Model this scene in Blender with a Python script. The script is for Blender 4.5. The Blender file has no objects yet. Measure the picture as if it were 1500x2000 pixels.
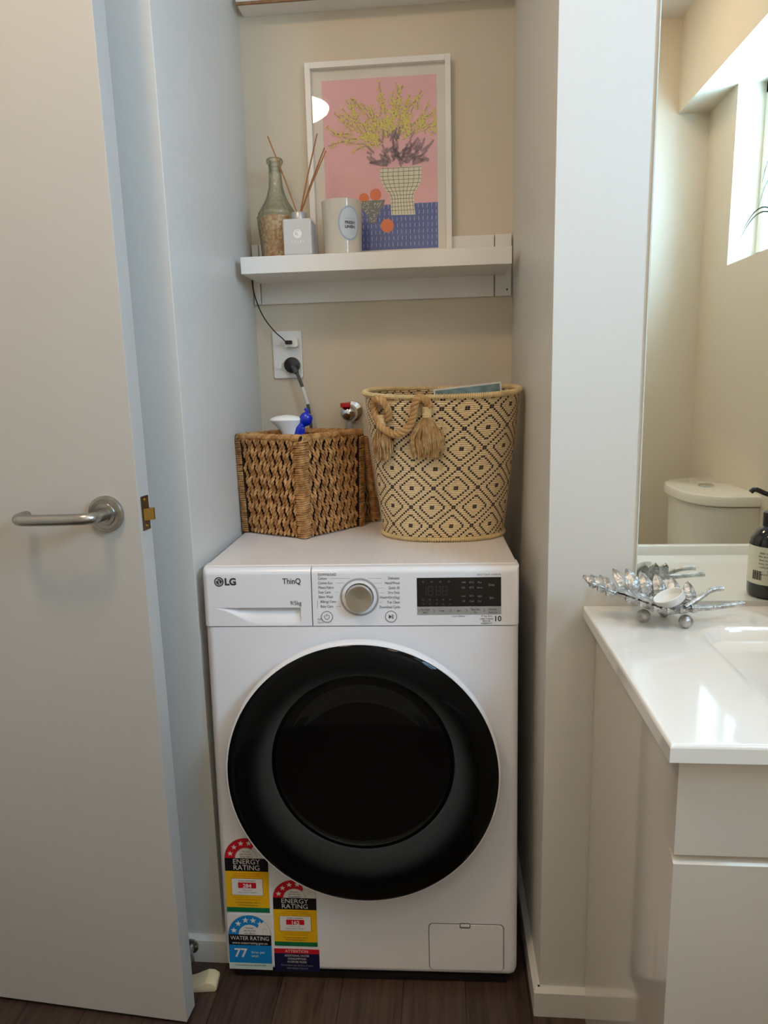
import bpy, bmesh, math, random
from mathutils import Matrix, Vector, noise as mnoise

sc = bpy.context.scene
COL = sc.collection
PI = math.pi

# ------------------------------------------------------------------ camera, world, lights, exposure
camd = bpy.data.cameras.new('camera')
camd.sensor_fit = 'VERTICAL'; camd.sensor_height = 36.0
camd.lens = 1349.44 / 2000 * 36.0
camd.clip_start = 0.02
cam = bpy.data.objects.new('camera', camd); COL.objects.link(cam)
yaw, pitch, roll = 0.0864, 0.1875, -0.0259
Fw = Vector((-math.sin(yaw) * math.cos(pitch), math.cos(yaw) * math.cos(pitch), -math.sin(pitch)))
R0 = Fw.cross(Vector((0, 0, 1))).normalized(); U0 = R0.cross(Fw)
Rt = math.cos(roll) * R0 + math.sin(roll) * U0
Up = -math.sin(roll) * R0 + math.cos(roll) * U0
mw = Matrix((Rt, Up, -Fw)).transposed().to_4x4()
mw.translation = Vector((0.1591, -1.2437, 1.2083))
cam.matrix_world = mw
sc.camera = cam

world = bpy.data.worlds.new('sky'); sc.world = world; world.use_nodes = True
bgn = world.node_tree.nodes['Background']
bgn.inputs['Color'].default_value = (0.46, 0.72, 1.0, 1)
bgn.inputs['Strength'].default_value = 34.0

pd = bpy.data.lights.new('window_portal', 'AREA'); pd.shape = 'RECTANGLE'; pd.size = 0.69; pd.size_y = 0.54
pd.cycles.is_portal = True
po = bpy.data.objects.new('window_portal', pd); COL.objects.link(po)
po.matrix_world = Matrix.Translation((1.205, -1.045, 1.82)) @ Matrix.Rotation(PI / 2, 4, 'Y') @ Matrix.Rotation(PI / 2, 4, 'Z')

LAMP_POS = ((-0.415, -0.745), (0.58, -1.15)); LAMP_STRENGTH = (44.0, 17.0)

sc.view_settings.view_transform = 'Standard'; sc.view_settings.look = 'None'
sc.view_settings.exposure = 0.20; sc.view_settings.gamma = 1.0
sc.view_settings.use_curve_mapping = False
sc.cycles.max_bounces = 14; sc.cycles.diffuse_bounces = 8; sc.cycles.glossy_bounces = 8
sc.cycles.transmission_bounces = 8; sc.cycles.transparent_max_bounces = 16
sc.cycles.sample_clamp_indirect = 6.0
sc.cycles.use_denoising = True
sc.cycles.caustics_refractive = False

# ------------------------------------------------------------------ materials
def S(r, g, b):
    f = lambda c: (c / 255 / 12.92) if c / 255 <= 0.04045 else ((c / 255 + 0.055) / 1.055) ** 2.4
    return (f(r), f(g), f(b), 1)
MATS = {}
def mat(name, col, rough=0.5, metal=0.0, var=0.03, vscale=8.0, bump=0.0, bscale=60.0, spec=0.5, coat=0.0, stretch=None, col2=None, sheen=0.0, emit=None, estr=0.0):
    m = bpy.data.materials.new(name); m.use_nodes = True; MATS[name] = m
    nt = m.node_tree; N = nt.nodes; L = nt.links
    b = N['Principled BSDF']
    b.inputs['Roughness'].default_value = rough; b.inputs['Metallic'].default_value = metal
    b.inputs['Specular IOR Level'].default_value = spec; b.inputs['Coat Weight'].default_value = coat
    b.inputs['Coat Roughness'].default_value = 0.03
    if sheen: b.inputs['Sheen Weight'].default_value = sheen
    tc = N.new('ShaderNodeTexCoord'); mp = N.new('ShaderNodeMapping')
    L.new(tc.outputs['Object'], mp.inputs['Vector'])
    if stretch: mp.inputs['Scale'].default_value = stretch
    nz = N.new('ShaderNodeTexNoise'); nz.inputs['Scale'].default_value = vscale; nz.inputs['Detail'].default_value = 4
    L.new(mp.outputs['Vector'], nz.inputs['Vector'])
    rp = N.new('ShaderNodeValToRGB')
    c2 = col2 or tuple(min(1, c * (1 + var)) for c in col[:3]) + (1,)
    c1 = col if col2 else tuple(c * (1 - var) for c in col[:3]) + (1,)
    rp.color_ramp.elements[0].position = 0.35; rp.color_ramp.elements[1].position = 0.65
    rp.color_ramp.elements[0].color = c1; rp.color_ramp.elements[1].color = c2
    L.new(nz.outputs['Fac'], rp.inputs['Fac']); L.new(rp.outputs['Color'], b.inputs['Base Color'])
    if bump:
        n2 = N.new('ShaderNodeTexNoise'); n2.inputs['Scale'].default_value = bscale; n2.inputs['Detail'].default_value = 3
        L.new(mp.outputs['Vector'], n2.inputs['Vector'])
        bp = N.new('ShaderNodeBump'); bp.inputs['Strength'].default_value = bump; bp.inputs['Distance'].default_value = 0.002
        L.new(n2.outputs['Fac'], bp.inputs['Height']); L.new(bp.outputs['Normal'], b.inputs['Normal'])
    if emit:
        b.inputs['Emission Color'].default_value = emit; b.inputs['Emission Strength'].default_value = estr
    return m

wall_daylit_m = mat('daylit_wall_paint', S(220, 217, 210), 0.38, var=0.012, vscale=2.5, bump=0.10, bscale=120, spec=0.4)  # whiter copy of the wall paint: cool window light put into the colour
wall_m = mat('wall_paint', S(218, 206, 185), 0.42, var=0.012, vscale=2.5, bump=0.10, bscale=120, spec=0.35)
ceil_m = mat('ceiling_paint', S(232, 229, 224), 0.7, var=0.01)
trim_m = mat('trim_gloss_white', S(226, 222, 214), 0.28, var=0.01)
door_m = mat('door_paint', S(194, 190, 183), 0.38, var=0.01, vscale=3, bump=0.05, bscale=90, spec=0.4)
appl_m = mat('appliance_white', S(238, 238, 242), 0.22, var=0.006, spec=0.5)
top_m = mat('appliance_top', S(232, 226, 222), 0.33, var=0.02, vscale=30, stretch=(6, .4, 1), bump=0.08, bscale=160)
seam_m = mat('seam_grey', S(120, 120, 124), 0.5)
chrome_m = mat('chrome', S(225, 225, 225), 0.08, 1.0)
steel_m = mat('brushed_steel', S(176, 174, 170), 0.27, 1.0, var=0.06, vscale=40, stretch=(1, 1, 8))
silver_m = mat('silver_plastic', S(186, 186, 186), 0.35, 0.5)
dark_m = mat('dark_print', S(62, 62, 66), 0.6)
grey_m = mat('grey_print', S(120, 120, 124), 0.6)
lgrey_m = mat('pale_print', S(150, 152, 155), 0.5)
black_m = mat('black_plastic', S(16, 16, 17), 0.35)
blackgl_m = mat('black_gloss', S(8, 8, 9), 0.06, coat=0.6)
white_m = mat('white_plastic', S(240, 239, 236), 0.3)
brass_m = mat('brass', S(196, 160, 88), 0.25, 1.0, var=0.08)
bronze_m = mat('aged_plate', S(120, 104, 88), 0.38, 1.0, var=0.1, vscale=60)
rubber_m = mat('door_gasket', S(176, 184, 190), 0.6)
bowl_m = mat('dark_bowl', S(22, 26, 29), 0.06, coat=0.8)
drum_m = mat('drum_steel', S(70, 74, 78), 0.3, 0.8, var=0.1, vscale=20)
ceram_m = mat('vanity_ceramic', S(245, 243, 238), 0.07, var=0.006, coat=0.5)
gloss_m = mat('cabinet_gloss', S(222, 214, 203), 0.10, var=0.006, coat=0.6)
toilet_m = mat('toilet_ceramic', S(232, 226, 212), 0.10, var=0.006, coat=0.5)
mirror_m = mat('mirror_silver', S(244, 248, 244), 0.0, 1.0, var=0.0)
mirredge_m = mat('mirror_edge', S(214, 222, 218), 0.2)
lamp_ms = [mat('lamp_diffuser', S(255, 240, 215), 0.5, emit=(1.0, 0.70, 0.43, 1), estr=q_) for q_ in LAMP_STRENGTH]
red_m = mat('red_plastic', S(190, 14, 22), 0.3)
blue_m = mat('blue_plastic', S(14, 44, 190), 0.25, coat=0.3)
cord_m = mat('black_cord', S(24, 22, 23), 0.45)
gcord_m = mat('grey_cord', S(74, 76, 80), 0.5)
sticker_w = mat('sticker_white', S(228, 224, 218), 0.4)
sticker_r = mat('sticker_red', S(205, 16, 36), 0.4)
sticker_k = mat('sticker_black', S(10, 10, 14), 0.4)
sticker_y = mat('sticker_yellow', S(236, 180, 12), 0.4)
sticker_g = mat('sticker_green', S(0, 112, 66), 0.4)
sticker_b = mat('sticker_blue', S(10, 130, 200), 0.4)
sticker_n = mat('sticker_navy', S(14, 16, 62), 0.4)
sticker_p = mat('sticker_pale', S(200, 222, 214), 0.4)
sticker_o = mat('sticker_gold_rule', S(176, 122, 10), 0.4)
frame_m = mat('frame_white', S(236, 232, 226), 0.35)
mount_m = mat('paper_mount', S(236, 228, 214), 0.8)
pink_m = mat('print_pink', S(246, 190, 192), 0.8, var=0.02)
pblue_m = mat('print_blue', S(92, 106, 172), 0.8, var=0.05, vscale=40)
pdash_m = mat('print_pale_dash', S(196, 206, 226), 0.8)
pcream_m = mat('print_cream', S(240, 232, 208), 0.8)
pgrid_m = mat('print_grid_line', S(98, 104, 74), 0.8)
porange_m = mat('print_orange', S(240, 130, 78), 0.8)
pyellow_m = mat('print_yellow', S(232, 214, 106), 0.8)
pstem_m = mat('print_mauve_stem', S(172, 138, 140), 0.8)
pgreen_m = mat('print_olive', S(146, 140, 84), 0.8)
pgrey_m = mat('print_grey', S(128, 130, 130), 0.8)
pot_m = mat('dark_soil_pot', S(120, 110, 100), 0.7)
leaf_m = mat('leaf_green', S(44, 64, 40), 0.5, var=0.2)
reed_m = mat('reed_wood', S(168, 112, 66), 0.6, var=0.15, vscale=40)
diff_m = mat('diffuser_ceramic', S(208, 207, 204), 0.3)
logo_m = mat('logo_white', S(248, 248, 246), 0.3)
candle_m = mat('candle_glass', S(208, 200, 186), 0.15, var=0.02, coat=0.4)
wax_m = mat('candle_wax', S(236, 226, 204), 0.5)
label_m = mat('label_pale_blue', S(198, 208, 216), 0.5)
label2_m = mat('label_ring_blue', S(160, 180, 200), 0.5)
pebble_m = mat('shell_fill', S(196, 136, 92), 0.7, col2=S(232, 206, 168), vscale=150, bump=0.6, bscale=260)
pewter_m = mat('cast_pewter', S(196, 195, 192), 0.38, 0.9, var=0.30, vscale=90, bump=0.8, bscale=220)
straw_m = mat('straw', S(222, 198, 148), 0.7, var=0.10, vscale=50)
jute_m = mat('jute_rope', S(176, 132, 82), 0.85, col2=S(200, 160, 108), vscale=60, bump=0.5, bscale=400)
jute2_m = mat('jute_tassel', S(164, 130, 86), 0.85, col2=S(206, 176, 128), vscale=90)
grass_m = mat('seagrass', S(150, 102, 56), 0.65, col2=S(208, 160, 104), vscale=70, bump=0.3, bscale=400, spec=0.3)
grassin_m = mat('seagrass_core', S(52, 32, 18), 0.9)
soap_m = mat('soap_black_glass', S(9, 9, 10), 0.08, coat=0.5)
soaplab_m = mat('soap_label', S(226, 220, 200), 0.6)
soapink_m = mat('soap_label_ink', S(96, 94, 92), 0.7)
wedge_m = mat('doorstop_rubber', S(226, 210, 170), 0.55)
glasspan_m = None

def thin_glass(name, tint=(1, 1, 1, 1), ior=1.45, rough=0.0, body=0.0, bodycol=(.5, .5, .5, 1)):
    m = bpy.data.materials.new(name); m.use_nodes = True; MATS[name] = m
    nt = m.node_tree; N = nt.nodes; L = nt.links
    out = N['Material Output']; N.remove(N['Principled BSDF'])
    tr = N.new('ShaderNodeBsdfTransparent'); tr.inputs['Color'].default_value = tint
    gl = N.new('ShaderNodeBsdfGlossy'); gl.inputs['Roughness'].default_value = rough
    fr = N.new('ShaderNodeFresnel'); ge = N.new('ShaderNodeNewGeometry'); io = N.new('ShaderNodeMapRange')
    io.inputs['To Min'].default_value = ior; io.inputs['To Max'].default_value = 1 / ior
    L.new(ge.outputs['Backfacing'], io.inputs['Value']); L.new(io.outputs[0], fr.inputs['IOR'])
    mx = N.new('ShaderNodeMixShader')
    L.new(fr.outputs[0], mx.inputs[0]); L.new(gl.outputs[0], mx.inputs[2])
    if body:
        df = N.new('ShaderNodeBsdfDiffuse'); df.inputs['Color'].default_value = bodycol
        m2 = N.new('ShaderNodeMixShader'); m2.inputs[0].default_value = body
        L.new(tr.outputs[0], m2.inputs[1]); L.new(df.outputs[0], m2.inputs[2]); L.new(m2.outputs[0], mx.inputs[1])
    else:
        L.new(tr.outputs[0], mx.inputs[1])
    L.new(mx.outputs[0], out.inputs['Surface'])
    return m
glasspan_m = thin_glass('picture_glass', (0.98, 0.98, 0.98, 1))
winglass_m = thin_glass('window_glass', (0.95, 0.98, 1, 1))
jar_m = thin_glass('textured_bottle_glass', (0.88, 0.89, 0.84, 1), 1.5, 0.10, 0.05, S(190, 190, 160))

# the bottle's glass is thick: seen edge-on it absorbs more
_N = jar_m.node_tree.nodes; _L = jar_m.node_tree.links
_tr = [n for n in _N if n.type == 'BSDF_TRANSPARENT'][0]
_lw = _N.new('ShaderNodeLayerWeight'); _lw.inputs['Blend'].default_value = 0.42
_mx = _N.new('ShaderNodeMix'); _mx.data_type = 'RGBA'; _mx.inputs[6].default_value = (0.95, 0.96, 0.92, 1); _mx.inputs[7].default_value = (0.30, 0.33, 0.24, 1)
_L.new(_lw.outputs['Facing'], _mx.inputs['Factor']); _L.new(_mx.outputs[2], _tr.inputs['Color'])
_tc = _N.new('ShaderNodeTexCoord'); _vo = _N.new('ShaderNodeTexVoronoi'); _vo.inputs['Scale'].default_value = 95
_L.new(_tc.outputs['Object'], _vo.inputs['Vector']); _bp = _N.new('ShaderNodeBump'); _bp.inputs['Strength'].default_value = 0.6; _bp.inputs['Distance'].default_value = 0.003
_L.new(_vo.outputs['Distance'], _bp.inputs['Height'])
_L.new(_bp.outputs['Normal'], _lw.inputs['Normal'])
for n in _N:
    if n.type in ('BSDF_GLOSSY', 'FRESNEL'): _L.new(_bp.outputs['Normal'], n.inputs['Normal'])

# dark tinted door glass: black enamel print near the rim fading to a smoked pane (printed dot fade, by radius)
def door_glass():
    m = bpy.data.materials.new('smoked_door_glass'); m.use_nodes = True
    nt = m.node_tree; N = nt.nodes; L = nt.links
    out = N['Material Output']; N.remove(N['Principled BSDF'])
    tc = N.new('ShaderNodeTexCoord'); sep = N.new('ShaderNodeSeparateXYZ'); L.new(tc.outputs['Object'], sep.inputs[0])
    cb = N.new('ShaderNodeCombineXYZ'); L.new(sep.outputs['X'], cb.inputs['X']); L.new(sep.outputs['Z'], cb.inputs['Y'])
    ln = N.new('ShaderNodeVectorMath'); ln.operation = 'LENGTH'; L.new(cb.outputs[0], ln.inputs[0])
    mr = N.new('ShaderNodeMapRange'); mr.interpolation_type = 'SMOOTHSTEP'
    mr.inputs['From Min'].default_value = 0.183; mr.inputs['From Max'].default_value = 0.223
    L.new(ln.outputs['Value'], mr.inputs['Value'])
    tr = N.new('ShaderNodeBsdfTransparent'); tr.inputs['Color'].default_value = (0.62, 0.64, 0.66, 1)
    df = N.new('ShaderNodeBsdfDiffuse'); df.inputs['Color'].default_value = (0.004, 0.004, 0.004, 1)
    mx = N.new('ShaderNodeMixShader'); L.new(mr.outputs[0], mx.inputs[0]); L.new(tr.outputs[0], mx.inputs[1]); L.new(df.outputs[0], mx.inputs[2])
    gl = N.new('ShaderNodeBsdfGlossy'); gl.inputs['Roughness'].default_value = 0.02; gl.inputs['Color'].default_value = (0.35, 0.35, 0.36, 1)
    fr = N.new('ShaderNodeFresnel'); fr.inputs['IOR'].default_value = 1.4
    m2 = N.new('ShaderNodeMixShader'); L.new(fr.outputs[0], m2.inputs[0]); L.new(mx.outputs[0], m2.inputs[1]); L.new(gl.outputs[0], m2.inputs[2])
    L.new(m2.outputs[0], out.inputs['Surface'])
    return m
doorglass_m = door_glass()

# wood plank floor, planks running away from the doorway
def floor_mat():
    m = bpy.data.materials.new('wood_plank_floor'); m.use_nodes = True
    nt = m.node_tree; N = nt.nodes; L = nt.links; b = N['Principled BSDF']
    tc = N.new('ShaderNodeTexCoord'); mp = N.new('ShaderNodeMapping'); L.new(tc.outputs['Object'], mp.inputs['Vector'])
    mp.inputs['Rotation'].default_value = (0, 0, PI / 2)
    mp.inputs['Location'].default_value = (0.33, 0.055, 0)
    br = N.new('ShaderNodeTexBrick'); L.new(mp.outputs['Vector'], br.inputs['Vector'])
    br.inputs['Scale'].default_value = 1.0; br.inputs['Brick Width'].default_value = 1.2; br.inputs['Row Height'].default_value = 0.125
    br.inputs['Mortar Size'].default_value = 0.0012; br.offset = 0.37
    br.inputs['Color1'].default_value = S(88, 70, 60); br.inputs['Color2'].default_value = S(70, 53, 45); br.inputs['Mortar'].default_value = S(36, 26, 22)
    m2 = N.new('ShaderNodeMapping'); L.new(tc.outputs['Object'], m2.inputs['Vector']); m2.inputs['Scale'].default_value = (26, 1.6, 1)
    nz = N.new('ShaderNodeTexNoise'); nz.inputs['Scale'].default_value = 3.2; nz.inputs['Detail'].default_value = 9; nz.inputs['Roughness'].default_value = 0.65
    nz.inputs['Distortion'].default_value = 0.6
    L.new(m2.outputs['Vector'], nz.inputs['Vector'])
    rp = N.new('ShaderNodeValToRGB'); rp.color_ramp.elements[0].position = 0.30; rp.color_ramp.elements[1].position = 0.72
    rp.color_ramp.elements[0].color = (0.38, 0.34, 0.32, 1); rp.color_ramp.elements[1].color = (1.25, 1.22, 1.2, 1)
    L.new(nz.outputs['Fac'], rp.inputs['Fac'])
    mx = N.new('ShaderNodeMix'); mx.data_type = 'RGBA'; mx.blend_type = 'MULTIPLY'; mx.inputs['Factor'].default_value = 1
    L.new(br.outputs['Color'], mx.inputs[6]); L.new(rp.outputs['Color'], mx.inputs[7])
    # knots
    vr = N.new('ShaderNodeTexVoronoi'); vr.inputs['Scale'].default_value = 4.5
    m3 = N.new('ShaderNodeMapping'); L.new(tc.outputs['Object'], m3.inputs['Vector']); m3.inputs['Scale'].default_value = (1.5, 0.8, 1)
    L.new(m3.outputs['Vector'], vr.inputs['Vector'])
    r3 = N.new('ShaderNodeValToRGB'); r3.color_ramp.elements[0].position = 0.03; r3.color_ramp.elements[1].position = 0.11
    r3.color_ramp.elements[0].color = (0.35, 0.33, 0.32, 1); r3.color_ramp.elements[1].color = (1, 1, 1, 1)
    L.new(vr.outputs['Distance'], r3.inputs['Fac'])
    mx2 = N.new('ShaderNodeMix'); mx2.data_type = 'RGBA'; mx2.blend_type = 'MULTIPLY'; mx2.inputs['Factor'].default_value = 1
    L.new(mx.outputs[2], mx2.inputs[6]); L.new(r3.outputs['Color'], mx2.inputs[7])
    L.new(mx2.outputs[2], b.inputs['Base Color'])
    b.inputs['Roughness'].default_value = 0.38
    bp = N.new('ShaderNodeBump'); bp.inputs['Strength'].default_value = 0.35; bp.inputs['Distance'].default_value = 0.001
    L.new(nz.outputs['Fac'], bp.inputs['Height']); L.new(bp.outputs['Normal'], b.inputs['Normal'])
    return m
floor_m = floor_mat()

# straw coils with stitched dark diamonds: every stitch is one cell of a grid laid round the basket (UV)
def diamond_mat():
    m = bpy.data.materials.new('straw_with_dark_diamonds'); m.use_nodes = True
    nt = m.node_tree; N = nt.nodes; L = nt.links; b = N['Principled BSDF']
    def M(op, a, c=None, d=None):
        n = N.new('ShaderNodeMath'); n.operation = op
        for i, v in enumerate((a, c, d)):
            if v is None: continue
            if isinstance(v, (int, float)): n.inputs[i].default_value = v
            else: L.new(v, n.inputs[i])
        return n.outputs[0]
    uv = N.new('ShaderNodeUVMap'); sep = N.new('ShaderNodeSeparateXYZ'); L.new(uv.outputs[0], sep.inputs[0])
    P, Q = 20.0, 20.0
    nz = N.new('ShaderNodeTexNoise'); nz.inputs['Scale'].default_value = 14; L.new(uv.outputs[0], nz.inputs['Vector'])
    i_ = M('SUBTRACT', sep.outputs['X'], M('MULTIPLY', sep.outputs['Y'], 0.10)); j_ = sep.outputs['Y']       # already in stitches
    ci, cj = M('FLOOR', i_), M('FLOOR', j_)
    fi, fj = M('FRACT', i_), M('FRACT', j_)
    ai = M('ABSOLUTE', M('SUBTRACT', M('PINGPONG', M('ADD', ci, 0.5), P / 2), 0.5))
    aj = M('ABSOLUTE', M('SUBTRACT', M('PINGPONG', M('ADD', cj, 0.5), Q / 2), 0.5))
    d = M('ADD', M('ROUND', ai), M('ROUND', aj))
    d = M('MINIMUM', d, M('SUBTRACT', 18.0, d))
    def eq(v): return M('LESS_THAN', M('ABSOLUTE', M('SUBTRACT', d, v)), 0.5)
    k = M('MAXIMUM', eq(0.0), M('MAXIMUM', eq(5.0), eq(9.0)))
    dot = M('MULTIPLY', M('LESS_THAN', M('ABSOLUTE', M('SUBTRACT', fi, 0.5)), 0.47), M('LESS_THAN', M('ABSOLUTE', M('SUBTRACT', fj, 0.5)), 0.46))
    k = M('MULTIPLY', k, dot)
    vor = N.new('ShaderNodeTexNoise'); vor.inputs['Scale'].default_value = 0.9; vor.inputs['Detail'].default_value = 5; L.new(uv.outputs[0], vor.inputs['Vector'])
    rp = N.new('ShaderNodeValToRGB'); rp.color_ramp.elements[0].position = 0.3; rp.color_ramp.elements[1].position = 0.7
    rp.color_ramp.elements[0].color = S(210, 184, 140); rp.color_ramp.elements[1].color = S(240, 220, 180)
    L.new(vor.outputs['Fac'], rp.inputs['Fac'])
    # thin brown line between coils
    gap = M('GREATER_THAN', M('ABSOLUTE', M('SUBTRACT', fj, 0.5)), 0.42)
    mxg = N.new('ShaderNodeMix'); mxg.data_type = 'RGBA'; L.new(M('MULTIPLY', gap, 0.6), mxg.inputs['Factor'])
    L.new(rp.outputs['Color'], mxg.inputs[6]); mxg.inputs[7].default_value = S(150, 112, 76)
    mx = N.new('ShaderNodeMix'); mx.data_type = 'RGBA'; L.new(k, mx.inputs['Factor'])
    L.new(mxg.outputs[2], mx.inputs[6]); mx.inputs[7].default_value = S(34, 26, 36)
    L.new(mx.outputs[2], b.inputs['Base Color']); b.inputs['Roughness'].default_value = 0.65
    return m
diamond_m = diamond_mat()

# ------------------------------------------------------------------ mesh builder
class G:
    def __init__(s, M=None):
        s.v = []; s.f = []; s.m = []; s.sm = []; s.mats = []; s.M = M; s.uv = None; s.wn = False
    def mi(s, m):
        if m not in s.mats: s.mats.append(m)
        return s.mats.index(m)
    def add(s, verts, faces, m, smooth=False, M=None):
        o = len(s.v); k = s.mi(m)
        MM = M if M is not None else s.M
        for p in verts:
            p = Vector(p)
            s.v.append(MM @ p if MM is not None else p)
        for f in faces:
            s.f.append([o + i for i in f]); s.m.append(k); s.sm.append(smooth)
        return o
    def bm(s, b, m, smooth=False, M=None):
        b.verts.index_update()
        s.add([v.co.copy() for v in b.verts], [[v.index for v in f.verts] for f in b.faces], m, smooth, M); b.free()
    def box(s, x0, x1, y0, y1, z0, z1, m, bev=0.0, seg=3, M=None, shear=None, sel=None):
        b = bmesh.new()
        vs = [b.verts.new((x, y, z)) for x in (x0, x1) for y in (y0, y1) for z in (z0, z1)]
        for q in ((0, 1, 3, 2), (4, 6, 7, 5), (0, 4, 5, 1), (2, 3, 7, 6), (0, 2, 6, 4), (1, 5, 7, 3)):
            b.faces.new([vs[i] for i in q])
        if bev:
            es = [e for e in b.edges if sel is None or sel((e.verts[0].co + e.verts[1].co) / 2, (e.verts[1].co - e.verts[0].co))]
            bmesh.ops.bevel(b, geom=es, offset=bev, segments=seg, profile=0.5, affect='EDGES')
        if shear:
            for v in b.verts: v.co = Vector(shear(v.co))
        bmesh.ops.recalc_face_normals(b, faces=b.faces)
        s.wn = s.wn or bool(bev)
        s.bm(b, m, bool(bev) and seg > 1, M)
    def grid(s, fn, nu, nv, m, cu=False, cv=False, smooth=True, M=None, flip=False):
        vs = [fn(i / (nu if cu else nu - 1), j / (nv if cv else nv - 1)) for i in range(nu) for j in range(nv)]
        fs = []
        for i in range(nu if cu else nu - 1):
            for j in range(nv if cv else nv - 1):
                a = i * nv + j; b_ = ((i + 1) % nu) * nv + j; c = ((i + 1) % nu) * nv + (j + 1) % nv; d = i * nv + (j + 1) % nv
                fs.append((a, d, c, b_) if flip else (a, b_, c, d))
        s.add(vs, fs, m, smooth, M)
    def tube(s, pts, r, m, n=8, caps=True, M=None, closed=False):
        pts = [Vector(p) for p in pts]; K = len(pts)
        rr = r if isinstance(r, (list, tuple)) else [r] * K
        T = []
        for i in range(K):
            a = pts[(i - 1) % K] if (closed or i) else pts[0]; c = pts[(i + 1) % K] if (closed or i < K - 1) else pts[-1]
            t = (c - a); T.append(t.normalized() if t.length > 1e-9 else Vector((0, 0, 1)))
        up = Vector((0, 0, 1)) if abs(T[0].z) < 0.9 else Vector((1, 0, 0))
        nr = (up - T[0] * up.dot(T[0])).normalized(); vs = []
        for i in range(K):
            nr = (nr - T[i] * nr.dot(T[i])); nr = nr.normalized() if nr.length > 1e-9 else Vector((1, 0, 0))
            bn = T[i].cross(nr)
            for k in range(n):
                a = 2 * PI * k / n
                vs.append(pts[i] + (nr * math.cos(a) + bn * math.sin(a)) * rr[i])
        fs = []
        for i in range(K if closed else K - 1):
            for k in range(n):
                i2 = (i + 1) % K
                fs.append((i * n + k, i * n + (k + 1) % n, i2 * n + (k + 1) % n, i2 * n + k))
        if caps and not closed:
            fs.append([k for k in range(n)][::-1]); fs.append([(K - 1) * n + k for k in range(n)])
        s.add(vs, fs, m, True, M)
    def lathe(s, prof, m, n=48, M=None, smooth=True, sx=1.0, sy=1.0, start=0, span=2 * PI):
        full = abs(span - 2 * PI) < 1e-6
        nn = n if full else n + 1
        vs = [(p[0] * sx * math.cos(start + span * i / n), p[0] * sy * math.sin(start + span * i / n), p[1]) for i in range(nn) for p in prof]
        K = len(prof); fs = []
        for i in range(n):
            i2 = (i + 1) % nn
            for j in range(K - 1):
                if prof[j][0] < 1e-7 and prof[j + 1][0] < 1e-7: continue
                fs.append((i * K + j, i2 * K + j, i2 * K + j + 1, i * K + j + 1))
        s.add(vs, fs, m, smooth, M)
    def poly(s, pts, m, M=None):
        s.add(pts, [list(range(len(pts)))], m, False, M)
    def prism(s, pts2, z0, z1, m, M=None):
        n = len(pts2)
        vs = [(x, y, z0) for x, y in pts2] + [(x, y, z1) for x, y in pts2]
        fs = [list(range(n))[::-1], [n + i for i in range(n)]] + [(i, (i + 1) % n, n + (i + 1) % n, n + i) for i in range(n)]
        s.add(vs, fs, m, False, M)
    def text(s, txt, size, x, y, z, m, align='LEFT', M=None, bold=0.0, sx=1.0, sp=1.0):
        cu = bpy.data.curves.new('t', 'FONT'); cu.body = txt; cu.size = size; cu.align_x = align; cu.align_y = 'CENTER'
        cu.offset = bold; cu.resolution_u = 3; cu.space_character = sp
        o = bpy.data.objects.new('t', cu); COL.objects.link(o)
        dg = bpy.context.evaluated_depsgraph_get(); me = o.evaluated_get(dg).to_mesh()
        vs = [(x + v.co.x * sx, y + v.co.y, z) for v in me.vertices]; fs = [list(p.vertices) for p in me.polygons]
        o.evaluated_get(dg).to_mesh_clear()
        bpy.data.objects.remove(o); bpy.data.curves.remove(cu)
        s.add(vs, fs, m, False, M)
    def build(s, name, parent=None, loc=None):
        me = bpy.data.meshes.new(name)
        if loc is not None:
            L_ = Vector(loc); s.v = [p - L_ for p in s.v]
        me.from_pydata([tuple(p) for p in s.v], [], s.f)
        for m in s.mats: me.materials.append(m)
        me.polygons.foreach_set('material_index', s.m); me.polygons.foreach_set('use_smooth', s.sm)
        if s.uv:
            ul = me.uv_layers.new(name='UVMap')
            for lp in me.loops: ul.data[lp.index].uv = s.uv[lp.vertex_index]
        me.update()
        if any(s.sm): me.set_sharp_from_angle(angle=math.radians(38))
        o = bpy.data.objects.new(name, me); COL.objects.link(o)
        if s.wn: w_ = o.modifiers.new('normals', 'WEIGHTED_NORMAL'); w_.keep_sharp = True
        if loc is not None: o.location = loc
        if parent is not None: o.parent = parent
        return o

def thing(name, label, cat, loc=(0, 0, 0), rz=0.0, group=None):
    o = bpy.data.objects.new(name, None); COL.objects.link(o); o.empty_display_size = 0.05
    o.location = loc; o.rotation_euler = (0, 0, rz); o['label'] = label; o['category'] = cat
    if group: o['group'] = group
    return o
def tag(o, label, cat, group=None):
    o['label'] = label; o['category'] = cat
    if group: o['group'] = group
    return o
def struct(o, label=None, cat=None):
    o['kind'] = 'structure'
    if label: o['label'] = label
    if cat: o['category'] = cat
    return o
def TR(x, y, z): return Matrix.Translation((x, y, z))
def RZ(a): return Matrix.Rotation(a, 4, 'Z')
def RX(a): return Matrix.Rotation(a, 4, 'X')
def RY(a): return Matrix.Rotation(a, 4, 'Y')
def frame(o, x, y, z):
    M = Matrix.Identity(4)
    for i in range(3):
        M[i][0] = x[i]; M[i][1] = y[i]; M[i][2] = z[i]; M[i][3] = o[i]
    return M
def spline(pts, n=12):
    pts = [Vector(p) for p in pts]; out = []
    for i in range(len(pts) - 1):
        p0 = pts[max(i - 1, 0)]; p1 = pts[i]; p2 = pts[i + 1]; p3 = pts[min(i + 2, len(pts) - 1)]
        for k in range(n):
            t = k / n
            out.append(0.5 * ((2 * p1) + (p2 - p0) * t + (2 * p0 - 5 * p1 + 4 * p2 - p3) * t * t + (3 * p1 - p0 - 3 * p2 + p3) * t ** 3))
    out.append(pts[-1]); return out
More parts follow.
